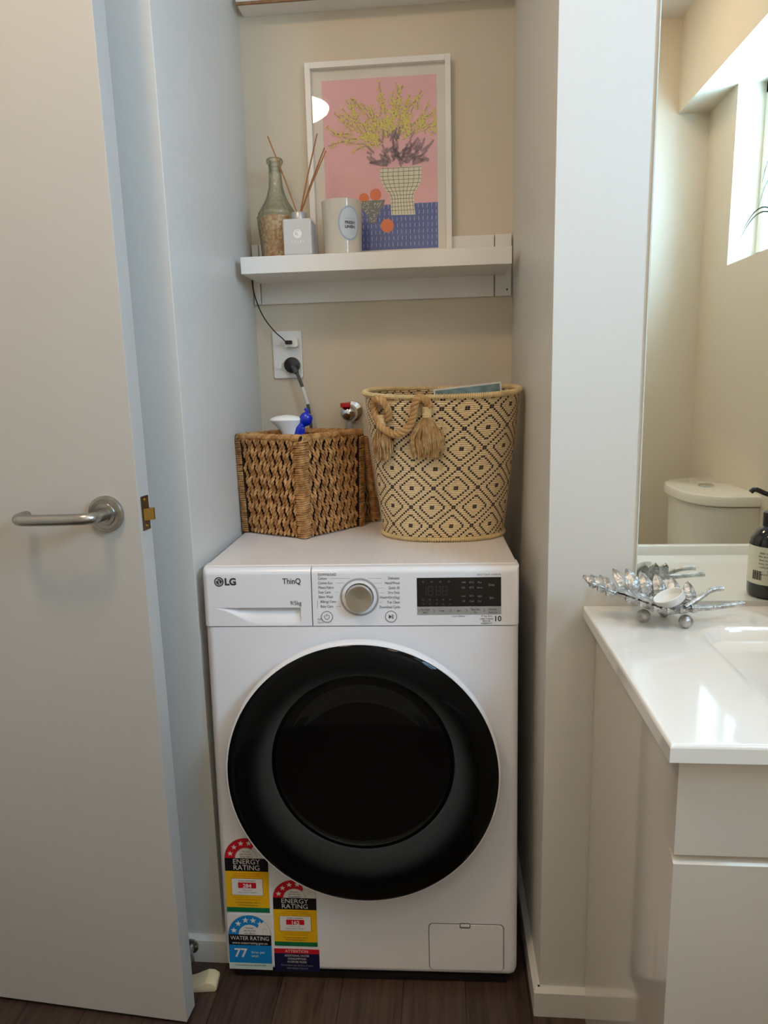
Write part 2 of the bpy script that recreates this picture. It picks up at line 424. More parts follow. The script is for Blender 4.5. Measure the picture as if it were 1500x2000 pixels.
def rrect(x0, x1, y0, y1, r, n=6):
    out = []
    for cx, cy, a0 in ((x1 - r, y1 - r, 0), (x0 + r, y1 - r, PI / 2), (x0 + r, y0 + r, PI), (x1 - r, y0 + r, 1.5 * PI)):
        for k in range(n + 1):
            a = a0 + PI / 2 * k / n; out.append((cx + r * math.cos(a), cy + r * math.sin(a)))
    return out
def circle(cx, cy, r, n=32, ry=None, a0=0, a1=2 * PI):
    k = n if abs(a1 - a0 - 2 * PI) < 1e-6 else n + 1
    return [(cx + r * math.cos(a0 + (a1 - a0) * i / n), cy + (ry or r) * math.sin(a0 + (a1 - a0) * i / n)) for i in range(k)]

# ------------------------------------------------------------------ the room
XL, XR, YB, YL, YW = -0.315, 0.336, 0.563, 0.0, -0.089
XWIN, YREAR, ZC, XDOORSIDE = 1.09, -1.63, 2.39, -1.30
XBUL, ZBUL = 0.985, 2.09

g = G(); g.box(XDOORSIDE - .1, XWIN + .1, YREAR - .1, YB + .1, -0.06, 0, floor_m); struct(g.build('floor'), 'dark brown wood plank floor', 'floor')
g = G(); g.box(XDOORSIDE - .1, XWIN + .2, YREAR - .1, YB + .1, ZC, ZC + .08, ceil_m); struct(g.build('ceiling'), 'flat white ceiling', 'ceiling')
g = G(); g.box(XL - .1, XR + .1, YB, YB + .1, 0, ZC, wall_m); struct(g.build('wall_back'), 'cream back wall of the laundry recess', 'wall')
g = G(); g.box(XDOORSIDE - .1, XL, YL, YB, 0, ZC, wall_daylit_m, 0.002, 2, sel=lambda c, d: abs(d.z) > 1 and c.x > XL - .01 and c.y < .01)
struct(g.build('wall_left'), 'painted wall left of the recess, behind the open door', 'wall')
g = G(); g.box(XR, XWIN + .1, YW, YB, 0, ZC, wall_daylit_m, 0.002, 2, sel=lambda c, d: abs(d.z) > 1 and c.x < XR + .01 and c.y < 0)
struct(g.build('wall_right'), 'pale wall between the laundry recess and the mirror', 'wall')
g = G(); g.box(XDOORSIDE - .1, XWIN + .2, YREAR - .1, YREAR, 0, ZC, wall_m); struct(g.build('wall_rear'), 'cream wall behind the toilet, seen in the mirror', 'wall')
g = G(); g.box(XDOORSIDE - .1, XDOORSIDE, YREAR, YL, 0, ZC, wall_m); struct(g.build('wall_entry'))
WY0, WY1, WZ0 = -1.391, -0.70, 1.55
g = G()
g.box(XWIN, XWIN + .1, YREAR, YW, 0, WZ0, wall_m); g.box(XWIN, XWIN + .1, YREAR, YW, ZBUL, ZC, wall_m)
g.box(XWIN, XWIN + .1, YREAR, WY0, WZ0, ZBUL, wall_m); g.box(XWIN, XWIN + .1, WY1, YW, WZ0, ZBUL, wall_m)
struct(g.build('wall_window'), 'cream wall holding the high window, seen in the mirror', 'wall')
g = G(); g.box(XBUL, XWIN, YREAR, YW, ZBUL, ZC, wall_m); struct(g.build('wall_bulkhead'), 'boxed bulkhead above the window, seen in the mirror', 'bulkhead')

# window with frame, in its reveal
w1 = thing('window_1', 'white framed high window with bright frosted daylight, seen in the mirror', 'window', (XWIN + .085, WY0, WZ0)); w1['kind'] = 'structure'
g = G()
LY = WY1 - WY0; LZ = ZBUL - WZ0
for a in ((0, .035, 0, LZ), (LY - .035, LY, 0, LZ), (0, LY, 0, .035), (0, LY, LZ - .035, LZ), (LY / 2 - .02, LY / 2 + .02, 0, LZ)):
    g.box(-.0, .03, a[0], a[1], a[2], a[3], trim_m, 0.002, 2)
g.build('window_frame', w1)
g = G(); g.box(.013, .017, .03, LY - .03, .03, LZ - .03, winglass_m); g.build('pane', w1)

# skirting boards
HB, TB = 0.058, 0.012
def skirt(path_out, z1=HB):
    pass
g = G()
g.box(XR - TB, 0.4205, YW - TB, YW, 0, HB - .006, trim_m)
g.prism([(0, HB - .006), (TB, HB - .006), (.004, HB + .001), (0, HB + .001)], XR - TB + .003, 0.4205, trim_m, frame((0, YW, 0), (0, -1, 0), (0, 0, 1), (1, 0, 0)))
g.box(XR - TB, XR, YW, YB, 0, HB - .006, trim_m)
g.prism([(0, HB - .006), (TB, HB - .006), (.004, HB + .001), (0, HB + .001)], YW - .004, YB, trim_m, frame((XR, 0, 0), (-1, 0, 0), (0, 0, 1), (0, 1, 0)))
struct(g.build('baseboard_right'), 'white baseboard wrapping the corner right of the washing machine', 'baseboard')
g = G()
g.box(XDOORSIDE, XL + TB, YL - TB, YL, 0, HB - .006, trim_m)
g.prism([(0, HB - .006), (TB, HB - .006), (.004, HB + .001), (0, HB + .001)], XDOORSIDE, XL + TB - .003, trim_m, frame((0, YL, 0), (0, -1, 0), (0, 0, 1), (1, 0, 0)))
g.box(XL, XL + TB, YL, YB, 0, HB, trim_m)
struct(g.build('baseboard_left'), 'white baseboard behind the open door left of the machine', 'baseboard')
g = G(); g.box(XDOORSIDE, XWIN, YREAR, YREAR + TB, 0, HB, trim_m); struct(g.build('baseboard_rear'))

# ceiling light (the round lamp that shows in the picture glass)
for k_, p_ in enumerate(LAMP_POS):
    cl = thing('ceiling_light', ('round opal ceiling light in front of the recess, glowing in the picture glass', 'round opal ceiling light nearer the vanity and window')[k_], 'ceiling light', (p_[0], p_[1], ZC), group='ceiling lights')
    g = G(); g.lathe([(.0, -.055), (.05, -.052), (.09, -.042), (.115, -.024), (.12, -.012)], lamp_ms[k_], 40); g.build('diffuser', cl)
    g = G(); g.lathe([(.12, -.012), (.128, -.012), (.13, -.006), (.13, 0), (0, 0)], white_m, 40); g.build('rim', cl)

# ------------------------------------------------------------------ door leaf on the left
DA = math.atan2(-.033, .40)                     # the leaf stands slightly turned
dr = thing('door_1', 'plain off-white flush door standing open, lever handle and latch edge', 'door', (-.34, -.16, 0), DA); dr['kind'] = 'structure'
DT = .037
g = G(); g.box(-.82, 0, 0, DT, .008, 2.04, door_m, .0015, 2); g.build('door_leaf', dr)
hx, hz = -.058, 1.003
hd = G(frame((hx, 0, hz), (1, 0, 0), (0, 0, 1), (0, -1, 0)))
hd.lathe([(.0305, 0), (.0305, .0055), (.0295, .0080), (.0250, .0086), (.0246, .0080), (.0190, .0080), (.0184, .0100), (.0120, .0104), (.012, .014), (0, .014)], steel_m, 40)
ro = hd.build('handle_rose', dr)
g = G()
pts = spline([(hx, -.008, hz), (hx, -.035, hz), (hx - .006, -.047, hz), (hx - .022, -.052, hz), (hx - .06, -.053, hz - .001), (hx - .108, -.053, hz - .002), (hx - .124, -.051, hz - .002), (hx - .133, -.042, hz - .002), (hx - .135, -.024, hz - .002), (hx - .135, -.018, hz - .002)], 8)
g.tube(pts, .0095, steel_m, 16); g.build('lever_handle', dr)
g = G(); g.box(0, .0015, .0065, DT - .0065, .972, 1.030, bronze_m, .0006, 2)
for zz in (.979, 1.023): g.lathe([(.0035, 0), (.003, .0012), (0, .0012)], brass_m, 12, frame((.0015, DT / 2, zz), (0, 1, 0), (0, 0, 1), (1, 0, 0)))
lp = g.build('latch_plate', dr)
g = G(); g.prism([(.010, -.007), (.0265, -.007), (.0265, .007), (.022, .007)], 0.992 - .003, 1.012 - .003, brass_m, frame((0, 0, 0), (0, 1, 0), (1, 0, 0), (0, 0, 1)))
g.v = [Vector((abs(p.x) * 0 + (p.x + .007) * 0.95, p.y, p.z)) for p in g.v]
g.build('latch_bolt', dr)
# back handle of the same door
hd = G(frame((hx, DT, hz), (1, 0, 0), (0, 0, -1), (0, 1, 0))); hd.lathe([(.0305, 0), (.0305, .006), (.0295, .0085), (.012, .0092), (.012, .014), (0, .014)], steel_m, 32)
hd.build('handle_rose', dr)
g = G(); g.tube(spline([(hx, DT + .008, hz), (hx, DT + .035, hz), (hx - .006, DT + .045, hz), (hx - .022, DT + .050, hz), (hx - .108, DT + .050, hz - .002), (hx - .130, DT + .048, hz - .002), (hx - .135, DT + .030, hz - .002), (hx - .135, DT + .018, hz)], 8), .0095, steel_m, 14); g.build('lever_handle', dr)

# door stops
o = G(frame((-.382, YL - TB, .040), (1, 0, 0), (0, 0, 1), (0, -1, 0)))
o.lathe([(.016, 0), (.016, .004), (.009, .006), (.009, .030), (.019, .034), (.0195, .052), (.017, .056), (0, .056)], steel_m, 28)
tag(o.build('wall_door_stop'), 'round metal door stop fixed low on the baseboard behind the door', 'door stop')
g = G()
prof = [(-.085, .003), (-.085, .0), (0.0, 0), (.004, .006), (.003, .014), (-.006, .021), (-.018, .023), (-.045, .012)]
b = bmesh.new()
n = len(prof); W = .018
va = [b.verts.new((x, -W, z)) for x, z in prof]; vb = [b.verts.new((x, W, z)) for x, z in prof]
b.faces.new(va[::-1]); b.faces.new(vb)
for i in range(n): b.faces.new((va[i], va[(i + 1) % n], vb[(i + 1) % n], vb[i]))
bmesh.ops.recalc_face_normals(b, faces=b.faces)
bmesh.ops.bevel(b, geom=list(b.edges), offset=.0022, segments=3, profile=.5, affect='EDGES')
g.bm(b, wedge_m, True, TR(-.312, -.066, 0) @ RZ(.10))
tag(g.build('doorstop_wedge'), 'cream rubber door wedge on the floor beside the washing machine', 'door wedge')

# ------------------------------------------------------------------ washing machine
ZT, SH = .867, .048
wm = thing('washing_machine', 'white front-loading washer dryer with black round door and rating stickers', 'washing machine', (0, 0, 0), .0245)
def shear(p):                                    # the front stands a touch forward at its foot
    x, y, z = p
    w = max(0, min(1, 1 - y / .42)) if y > 0 else 1
    return (x, y - SH * (ZT - z) * w, z)
WM = frame((0, -SH * ZT, 0), (1, 0, 0), (0, SH, 1), (0, -1, 0))     # (x, z, distance off the front)
g = G(); g.box(-.3, .3, 0, .50, .016, .7515, appl_m, .018, 5, shear=shear, sel=lambda c, d: (c.y < .01 and (abs(c.x) > .29 or c.z < .05)) or (c.z < .03 and abs(c.x) > .29))
g.build('body', wm)
g = G(); g.box(-.297, .297, .012, .49, .75, .756, seam_m); g.build('seam_gasket', wm)
# top plate
g = G(); g.box(-.2985, .2985, .020, .50, .846, ZT, top_m, .004, 3); g.build('top_plate', wm)
# control fascia, right of the drawer
g = G(); g.box(-.0885, .3, -.001, .05, .7540, ZT - .0015, appl_m, .012, 5, shear=shear, sel=lambda c, d: (c.x > .29 and abs(d.z) > .05 and c.y < .02) or (c.z > .86 and abs(d.x) > .1 and c.y < .02))
cp = g.build('control_panel', wm)
g = G(); g.box(-.3, .3, .05, .49, .7540, .845, appl_m); g.build('upper_cabinet', wm)
# detergent drawer: dished finger pull
def slot_depth(x, z):
    if z > .7895 or x < -.281 or x > -.1115: return 0.0
    t = (x + .281) / .095; t = max(0, min(1, t)); t = t * t * (3 - 2 * t)
    zb = .7895 - t * .0335
    if z < zb: return 0.0
    u = (z - zb) / (.7895 - zb + 1e-9)
    e = min(1, (-.1115 - x) / .012)
    return .017 * (u ** 1.4) * (e ** .5) * min(1, t * 2)
NX, NZ = 150, 90
x0, x1, z0, z1 = -.3, -.0905, .7540, ZT - .0015
zs = sorted(set([z0 + (z1 - z0) * i / NZ for i in range(NZ + 1)] + [.7894, .7899, .7888]))
xs = sorted(set([x0 + (x1 - x0) * i / NX for i in range(NX + 1)] + [-.1114, -.1118]))
def fascia_y(x, z):
    r = .012; y = 0
    a = x0 + r - x
    if a > 0: y += r - math.sqrt(max(0, r * r - a * a))
    b_ = z - (z1 - r)
    if b_ > 0: y += r - math.sqrt(max(0, r * r - b_ * b_))
    return -.001 - SH * (ZT - z) + y + slot_depth(x, z)
g = G(); vs = [(x, fascia_y(x, z), z) for x in xs for z in zs]; n = len(zs)
fs = [(i * n + j, (i + 1) * n + j, (i + 1) * n + j + 1, i * n + j + 1) for i in range(len(xs) - 1) for j in range(n - 1)]
g.add(vs, fs, appl_m, True)
# rim returns of the drawer front
def ret(pa):
    q = []
    for p in pa: q += [p, (p[0], .05, p[2])]
    g.add(q, [(2 * i, 2 * i + 1, 2 * i + 3, 2 * i + 2) for i in range(len(pa) - 1)], appl_m, False)
ret([(x, fascia_y(x, z0), z0) for x in xs]); ret([(x, fascia_y(x, z1), z1) for x in xs])
ret([(x0, fascia_y(x0, z), z) for z in zs]); ret([(x1, fascia_y(x1, z), z) for z in zs])
dw = g.build('detergent_drawer', wm)
OF = .0016
g = G(WM)
g.lathe([(0, OF), (.0092, OF)], dark_m, 28, WM @ TR(-.2662, .8412, 0))
ar = [(-.2662 + .0068 * math.cos(a), .8412 + .0068 * math.sin(a)) for a in [math.radians(q) for q in range(20, 361, 10)]]
g.add([(x, y, OF + .0003) for x, y in ar] + [(-.2662 + (x + .2662) * .86, .8412 + (y - .8412) * .86, OF + .0003) for x, y in ar], [(i, i + 1, len(ar) + i + 1, len(ar) + i) for i in range(len(ar) - 1)], appl_m)
g.poly([(-.2666, .8375, OF + .0003), (-.2655, .8375, OF + .0003), (-.2655, .8445, OF + .0003), (-.2666, .8445, OF + .0003)], appl_m)
g.poly([(-.2666, .8375, OF + .0003), (-.2625, .8375, OF + .0003), (-.2625, .8385, OF + .0003), (-.2666, .8385, OF + .0003)], appl_m)
g.lathe([(0, OF + .0003), (.0011, OF + .0003)], appl_m, 12, WM @ TR(-.2695, .8440, 0))
g.text('LG', .0185, -.2556, .8405, OF, dark_m, bold=.0008)
g.build('brand_logo', dw); g = G(WM)
g.text('ThinQ', .0155, -.1090, .8408, OF, dark_m, 'RIGHT', bold=.0002, sx=.86)
g.build('series_lettering', dw); g = G(WM)
g.text('9/5kg', .0115, -.1095, .7985, OF, dark_m, 'RIGHT', sx=.86)
g.build('capacity_lettering', dw)
g = G(WM)
TL = ['DOWNLOAD', 'Cotton', 'Cotton Eco', 'Mixed Fabric', 'Easy Care', 'Silent Wash', 'Allergy Care', 'Baby Care']
ZL = [.8534, .8460, .8372, .8284, .8194, .8104, .8012, .7918]
KX, KZ, KR = .0012, .8100, .0362
for i, (t_, z) in enumerate(zip(TL, ZL)):
    g.text(t_, .0072, -.0765 + (.003 if i >= 6 else 0), z, OF, dark_m, sx=.8)
    if i:
        w = len(t_) * .0029
        dz = z - KZ; xe = KX - math.sqrt(max(0, (KR + .003) ** 2 - dz * dz)) if abs(dz) < KR + .003 else KX - .008
        xa = -.0765 + w + .006
        if xe > xa: g.poly([(xa, z - .0002, OF), (xe, z - .0002, OF), (xe, z + .0002, OF), (xa, z + .0002, OF)], grey_m)
g.poly([(-.0792, .789, OF), (-.0788, .789, OF), (-.0788, .804, OF), (-.0792, .804, OF)], dark_m)
g.build('programme_list', cp); g = G(WM)
TRr = ['Delicates', 'Hand/Wool', 'Quick 30', 'Dry Only', 'Wash+Dry(5kg)', 'Tub Clean', 'Download Cycle']
ZR = [.8455 - .00925 * i for i in range(7)]
for t_, z in zip(TRr, ZR):
    g.text(t_, .0072, .0772, z, OF, dark_m, 'RIGHT', sx=.8)
    w = len(t_) * .0031; dz = z - KZ
    xe = KX + math.sqrt(max(0, (KR + .003) ** 2 - dz * dz)) if abs(dz) < KR + .003 else KX + .010
    xa = .0772 - w - .005
    if xe < xa: g.poly([(xe, z - .0002, OF), (xa, z - .0002, OF), (xa, z + .0002, OF), (xe, z + .0002, OF)], grey_m)
g.build('programme_list', cp); g = G(WM)
g.text('DIRECT DRIVE   INVERTER', .0048, .2655, .8505, OF, grey_m, 'RIGHT', sx=.8)
g.build('panel_caption', cp); g = G(WM)
g.text('– Steam Softener –', .0048, .187, .7715, OF, grey_m, 'CENTER', sx=.8)
g.build('panel_caption', cp); g = G(WM)
g.text('10', .0145, .2665, .7660, OF, dark_m, 'RIGHT', bold=.0003)
for z, t_ in ((.7715, '10 Year Parts'), (.7660, 'DIRECT DRIVE'), (.7615, 'MOTOR'), (.7572, 'WARRANTY')): g.text(t_, .0048, .2385, z, OF, dark_m, 'CENTER', sx=.8)
g.build('warranty_mark', cp); g = G(WM)
g.text('NFC', .0055, -.0745, .7665, OF, grey_m, 'CENTER'); g.text('Tag On', .0048, -.0745, .7605, OF, grey_m, 'CENTER', sx=.8)
g.build('tag_mark', cp)
# rotary dial
g = G(WM)
K = WM @ TR(KX, KZ, 0)
g.lathe([(.0365, .0015), (.0360, .0030), (.0335, .0032), (.0330, .0020)], silver_m, 64, K)
g.lathe([(.0330, .0020), (.0290, .0022), (.0262, .0026)], appl_m, 64, K)
g.lathe([(.0268, .0012), (.0268, .0035), (.0262, .0040)], black_m, 64, K)
dial = g.build('dial_ring', cp)
km = bpy.data.materials.new('spun_metal'); km.use_nodes = True
_n = km.node_tree.nodes; _l = km.node_tree.links; _b = _n['Principled BSDF']; _b.inputs['Metallic'].default_value = 1; _b.inputs['Roughness'].default_value = .22
_b.inputs['Base Color'].default_value = S(214, 208, 198); _b.inputs['Anisotropic'].default_value = .9; _b.inputs['Anisotropic Rotation'].default_value = 0.0
_t = _n.new('ShaderNodeTangent'); _t.direction_type = 'RADIAL'; _t.axis = 'Y'; _l.new(_t.outputs[0], _b.inputs['Tangent'])
g = G(); g.lathe([(.0250, .0), (.0250, .0165), (.0240, .0180), (0, .0162)], km, 72, WM @ TR(KX, KZ, 0))
g.build('dial_knob', cp, loc=tuple(WM @ Vector((KX, KZ, .01))))
# buttons
for bx, nm in ((-.0617, 'power_button'), (.0600, 'start_button')):
    g = G(WM); B = WM @ TR(bx, .7716, 0)
    g.lathe([(.0112, .0012), (.0112, .0020), (.0104, .0022), (.0100, .0016)], grey_m, 40, B); g.lathe([(.0100, .0016), (0, .0018)], appl_m, 40, B)
    if nm[0] == 'p':
        g.lathe([(.0042, .0023), (.0050, .0023)], dark_m, 24, B, start=PI / 2 + .5, span=2 * PI - 1.0)
        g.poly([(bx - .0004, .7716 + .001, .0023), (bx + .0004, .7716 + .001, .0023), (bx + .0004, .7716 + .0058, .0023), (bx - .0004, .7716 + .0058, .0023)], dark_m)
    else:
        g.poly([(bx - .0042, .7674, .0023), (bx + .0010, .7716, .0023), (bx - .0042, .7758, .0023)], dark_m)
        for q in (.0012, .0034): g.poly([(bx + q, .7676, .0023), (bx + q + .001, .7676, .0023), (bx + q + .001, .7756, .0023), (bx + q, .7756, .0023)], dark_m)
    g.build(nm, cp)
# display
g = G(WM); g.prism([(.1094, .7906), (.2657, .7906), (.2655, .8460), (.1094, .8455)], .0008, .0018, blackgl_m); dp = g.build('display_panel', cp)
g = G(WM); z = .0022
for k, x in enumerate((.121, .137, .153, .169)): g.text(('◦', '▫', '◦', '▫')[k], .008, x, .838, z, grey_m, 'CENTER'); g.box(x - .002, x + .002, .8365, .8400, z, z + .0001, dark_m)
seg = [(0, 1), (1, 1)]
def seg8(cx, cz, h=.017, w=.0085, t=.0007):
    for (a, b_, c, d) in ((-w / 2, w / 2, h / 2 - t, h / 2), (-w / 2, w / 2, -t / 2, t / 2), (-w / 2, w / 2, -h / 2, -h / 2 + t),
                          (-w / 2, -w / 2 + t, 0, h / 2), (w / 2 - t, w / 2, 0, h / 2), (-w / 2, -w / 2 + t, -h / 2, 0), (w / 2 - t, w / 2, -h / 2, 0)):
        g.box(cx + a, cx + b_, cz + c, cz + d, z, z + .0001, dark_m)
g.box(.1262, .1269, .8125, .8292, z, z + .0001, dark_m); seg8(.1345, .821); seg8(.1495, .821); seg8(.1615, .821)
for r_, zz in enumerate((.8035, .7955)):
    for x in (.121, .1335, .146, .158, .171): g.box(x - .002, x + .002, zz - .001, zz + .001 + .001 * (1 - r_), z, z + .0001, dark_m)
for zz, row in ((.8365, ('1400', '60°C', 'Plus')), (.8265, ('800', '40°C', 'Norm')), (.8105, ('Low', '30°C', 'Light')), (.8005, ('Off', 'Cold', 'Dry'))):
    for x, t_ in zip((.196, .211, .226), row): g.text(t_, .0052, x, zz, z, lgrey_m if 0 else grey_m, 'CENTER', sx=.8)
g.text('Delay', .0062, .248, .8315, z, grey_m, 'CENTER', sx=.8); g.text('Spin', .0062, .248, .8070, z, grey_m, 'CENTER', sx=.8)
g.build('display_segments', dp)
g = G(WM); g.prism([(.1094, .7750), (.2660, .7750), (.2657, .7903), (.1094, .7903)], .0008, .0018, silver_m); ss = g.build('touch_strip', cp)
g = G(WM)
for x, t_, t2 in ((.1245, 'Pre Wash', 'Rinse+'), (.1560, 'Temp.', None), (.1870, 'Spin', None), (.2180, 'Delay End', 'Dry'), (.2500, 'Add Item', 'Smart Care')):
    g.text(t_, .0055, x, .7845 if t2 else .7825, z, dark_m, 'CENTER', sx=.75)
    if t2: g.text(t2, .0045, x, .7792, z, dark_m, 'CENTER', sx=.75)
for x in (.1125, .1405, .1715, .2020, .2340): g.text('›', .014, x, .7835, z, grey_m, 'CENTER')
g.build('strip_lettering', ss)
# door
DC = (-.0003, .4742)
Dm = WM @ TR(DC[0], DC[1], 0)
g = G(); g.lathe([(.2480, .0), (.2480, .024)], seam_m, 128, Dm)
g.lathe([(.247, .022), (.2606, .023), (.2630, .025), (.2636, .030), (.2630, .037), (.2612, .0410), (.2596, .0425), (.2582, .0428), (.2572, .0415)], appl_m, 128, Dm)
dn = g.build('door', wm)
g = G(); g.lathe([(.2580, .0418), (.2566, .0436), (.245, .0490), (.225, .0535), (.20, .0560), (.16, .0575), (.10, .0583), (.05, .0586), (0, .0587)], doorglass_m, 128, Dm)
g.build('door_glass', dn, loc=tuple(Dm @ Vector((0, 0, 0))))
GK = [(.2550, .0400, 0), (.2500, .0120, 0), (.235, .0125, .002), (.210, .0150, .006), (.190, .0185, .010), (.1795, .0215, .012), (.1765, .0195, .012)]
g = G(); g.grid(lambda u, v: (GK[int(round(u * 6))][0] * math.cos(2 * PI * v), GK[int(round(u * 6))][0] * math.sin(2 * PI * v) + GK[int(round(u * 6))][2], GK[int(round(u * 6))][1]), 7, 96, rubber_m, cv=True, M=Dm); g.build('door_gasket', dn)
Db = Dm @ TR(0, .012, 0)
g = G(); g.lathe([(.1766, .0195), (.1752, .0180), (.1735, .0160), (.1710, .0142), (.1670, .0130), (.160, .0122), (.150, .0115), (.148, .0120), (.135, .0095), (.133, .0100), (.10, .0060), (.05, .0035), (0, .0028)], bowl_m, 96, Db)
g.build('inner_bowl', dn)
# filter hatch
g = G(WM); g.prism(rrect(.1213, .2722, .0324, .1360, .009), -.003, .0003, seam_m)
g.prism(rrect(.1231, .2704, .0342, .1342, .008), -.001, .0018, appl_m); ht = g.build('filter_hatch', wm)
g = G(WM); g.prism(rrect(.1835, .2055, .1270, .1382, .003), .0012, .0022, seam_m); g.prism(rrect(.1855, .2035, .1315, .1362, .002), .0012, .0035, appl_m); g.build('hatch_latch', ht)
for x in (-.255, .255):
    for y in (-.008, .43):
        g = G(TR(x, y, 0)); g.lathe([(0, 0), (.026, 0), (.028, .004), (.026, .010), (.014, .012), (.014, .022), (0, .022)], black_m, 24); g.build('foot', wm)
g = G(); g.box(-.278, .278, -.036, .46, .0035, .0175, black_m); g.build('underside_shade', wm)  # black box added as the dark shadow beneath the machine

# rating stickers (flat printed films on the front)
def star(g, cx, cy, r, z, m, rot=0):
    p = []
    for k in range(10):
        a = PI / 2 + rot + k * PI / 5; q = r if k % 2 == 0 else r * .42
        p.append((cx + q * math.cos(a), cy + q * math.sin(a), z))
    c = len(p); g.add(p + [(cx, cy, z)], [(i, (i + 1) % 10, c) for i in range(10)], m)
def rect(g, x0, x1, y0, y1, z, m): g.poly([(x0, y0, z), (x1, y0, z), (x1, y1, z), (x0, y1, z)], m)
def arch(g, cx, cy, r0, r1, a0, a1, z, m, n=32, ky=1.0):
    vs = []
    for i in range(n + 1):
        a = a0 + (a1 - a0) * i / n
        vs += [(cx + r0 * math.cos(a), cy + ky * r0 * math.sin(a), z), (cx + r1 * math.cos(a), cy + ky * r1 * math.sin(a), z)]
    g.add(vs, [(2 * i, 2 * i + 1, 2 * i + 3, 2 * i + 2) for i in range(n)], m)
def fan(g, cx, cy, r, z, m, n=32, ky=1.0):
    vs = [(cx, cy, z)] + [(cx + r * math.cos(PI * i / n), cy + ky * r * math.sin(PI * i / n), z) for i in range(n + 1)]
    g.add(vs, [(0, i + 1, i + 2) for i in range(n)], m)
Z0, ZS = .0010, .0003
def tiny(g, txts, cx, y, dy, size, z, m, sx=.8):
    for i, t_ in enumerate(txts): g.text(t_, size, cx, y - dy * i, z, m, 'CENTER', sx=sx)
def energy_label(xl, ytop, num, rot, unfold, vs_=1.0):
    w = .0885; cx = xl + w / 2
    P_ = TR(cx, ytop, 0) @ RZ(rot) @ Matrix.Diagonal((1, vs_, 1, 1)) @ TR(-cx, -ytop, 0)
    g = G(WM @ P_)
    ky = 1.0; R_ = w / 2; y0 = ytop
    fan(g, cx, y0, R_, Z0, sticker_w)
    arch(g, cx, y0, R_ * .52, R_, math.radians(unfold), PI, Z0 + ZS, sticker_r)
    arch(g, cx, y0, R_ * .985, R_, 0, PI, Z0 + ZS * 1.5, sticker_r if 0 else lgrey_m)
    arch(g, cx, y0, R_ * .50, R_ * .52, 0, PI, Z0 + ZS * 1.5, lgrey_m)
    for k, a in enumerate((163, 135, 107, 79, 51, 22)):
        star(g, cx + R_ * .76 * math.cos(math.radians(a)), y0 + R_ * .76 * math.sin(math.radians(a)), .0062, Z0 + 2 * ZS, sticker_w if a > unfold else lgrey_m, 0)
        if a <= unfold: star(g, cx + R_ * .76 * math.cos(math.radians(a)), y0 + R_ * .76 * math.sin(math.radians(a)), .0052, Z0 + 3 * ZS, sticker_w)
    tiny(g, ('The more', 'stars the more', 'energy efficient'), cx, y0 + .0150, .0058, .0052, Z0 + 2 * ZS, dark_m)
    rect(g, xl, xl + w, y0 - .0285, y0, Z0 + ZS, sticker_k)
    g.text('ENERGY', .0155, cx, y0 - .0078, Z0 + 2 * ZS, sticker_w, 'CENTER', sx=.97); g.text('RATING', .0155, cx, y0 - .0208, Z0 + 2 * ZS, sticker_w, 'CENTER', sx=.97)
    yb = y0 - .0285
    rect(g, xl, xl + w, y0 - .1085, yb, Z0 + ZS, sticker_y)
    tiny(g, ('A joint government and industry program', 'Washer dryer capacity and cycle information', 'Test result'), cx, yb - .0050, .0048, .0040, Z0 + 2 * ZS, sticker_r if num == '284' else sticker_o)
    rect(g, xl + .0115, xl + w - .0115, y0 - .0815, y0 - .0435, Z0 + ZS * 2, sticker_o)
    rect(g, xl + .0125, xl + w - .0125, y0 - .0805, y0 - .0445, Z0 + ZS * 3, sticker_w)
    g.text('Energy consumption', .0050, cx, y0 - .0485, Z0 + 4 * ZS, dark_m, 'CENTER', sx=.82)
    rect(g, cx - .0185, cx + .0185, y0 - .0650 + (0 if num == '284' else 0), y0 - .0525, Z0 + ZS * 4, sticker_r)
    g.text(num, .0118, cx, y0 - .0600, Z0 + 5 * ZS, sticker_w, 'CENTER', bold=.0003)
    tiny(g, ('kWh per year', 'When tested to standard'), cx, y0 - .0695, .0050, .0046, Z0 + 4 * ZS, grey_m)
    tiny(g, ('Actual use depends on how you use the appliance', 'Compare models to save on running costs'), cx, y0 - .0855, .0048, .0038, Z0 + 2 * ZS, sticker_o)
    tiny(g, ('For more information, refer to', 'www.energyrating.gov.au'), cx, y0 - .0975, .0055, .0050, Z0 + 2 * ZS, dark_m)
    rect(g, xl, xl + w, y0 - .1190, y0 - .1085, Z0 + ZS, sticker_g)
    o = g.build('energy_rating_label', wm); o['label'] = 'energy rating sticker reading %s' % num
energy_label(-.2873, .2712, '284', -.012, 60)
energy_label(-.1925, .1858, '162', -.008, 48, .905)
# water rating
xl, w, y0 = -.2885, .0885, .1012; cx = xl + w / 2
g = G(WM @ TR(cx, y0, 0) @ RZ(-.012) @ TR(-cx, -y0, 0))
rect(g, xl - .001, xl + w + .001, y0 - .079, y0 + .0455, Z0 - ZS, sticker_w)
fan(g, cx, y0, w / 2, Z0, sticker_w)
arch(g, cx, y0, w * .26, w / 2, math.radians(46), PI, Z0 + ZS, sticker_b)
arch(g, cx, y0, w * .492, w / 2, 0, PI, Z0 + 1.5 * ZS, lgrey_m)
for k, a in enumerate((164, 133, 103, 76, 48, 20)):
    sx_, sy_ = cx + w * .38 * math.cos(math.radians(a)), y0 + w * .38 * math.sin(math.radians(a))
    star(g, sx_, sy_, .0070, Z0 + 2 * ZS, sticker_w if k < 5 else lgrey_m)
    if k == 5: star(g, sx_, sy_, .0060, Z0 + 3 * ZS, sticker_w)
tiny(g, ('The more', 'stars the more', 'water efficient'), cx, y0 + .0155, .0060, .0052, Z0 + 2 * ZS, dark_m)
rect(g, xl, xl + w, y0 - .0235, y0, Z0 + ZS, sticker_k)
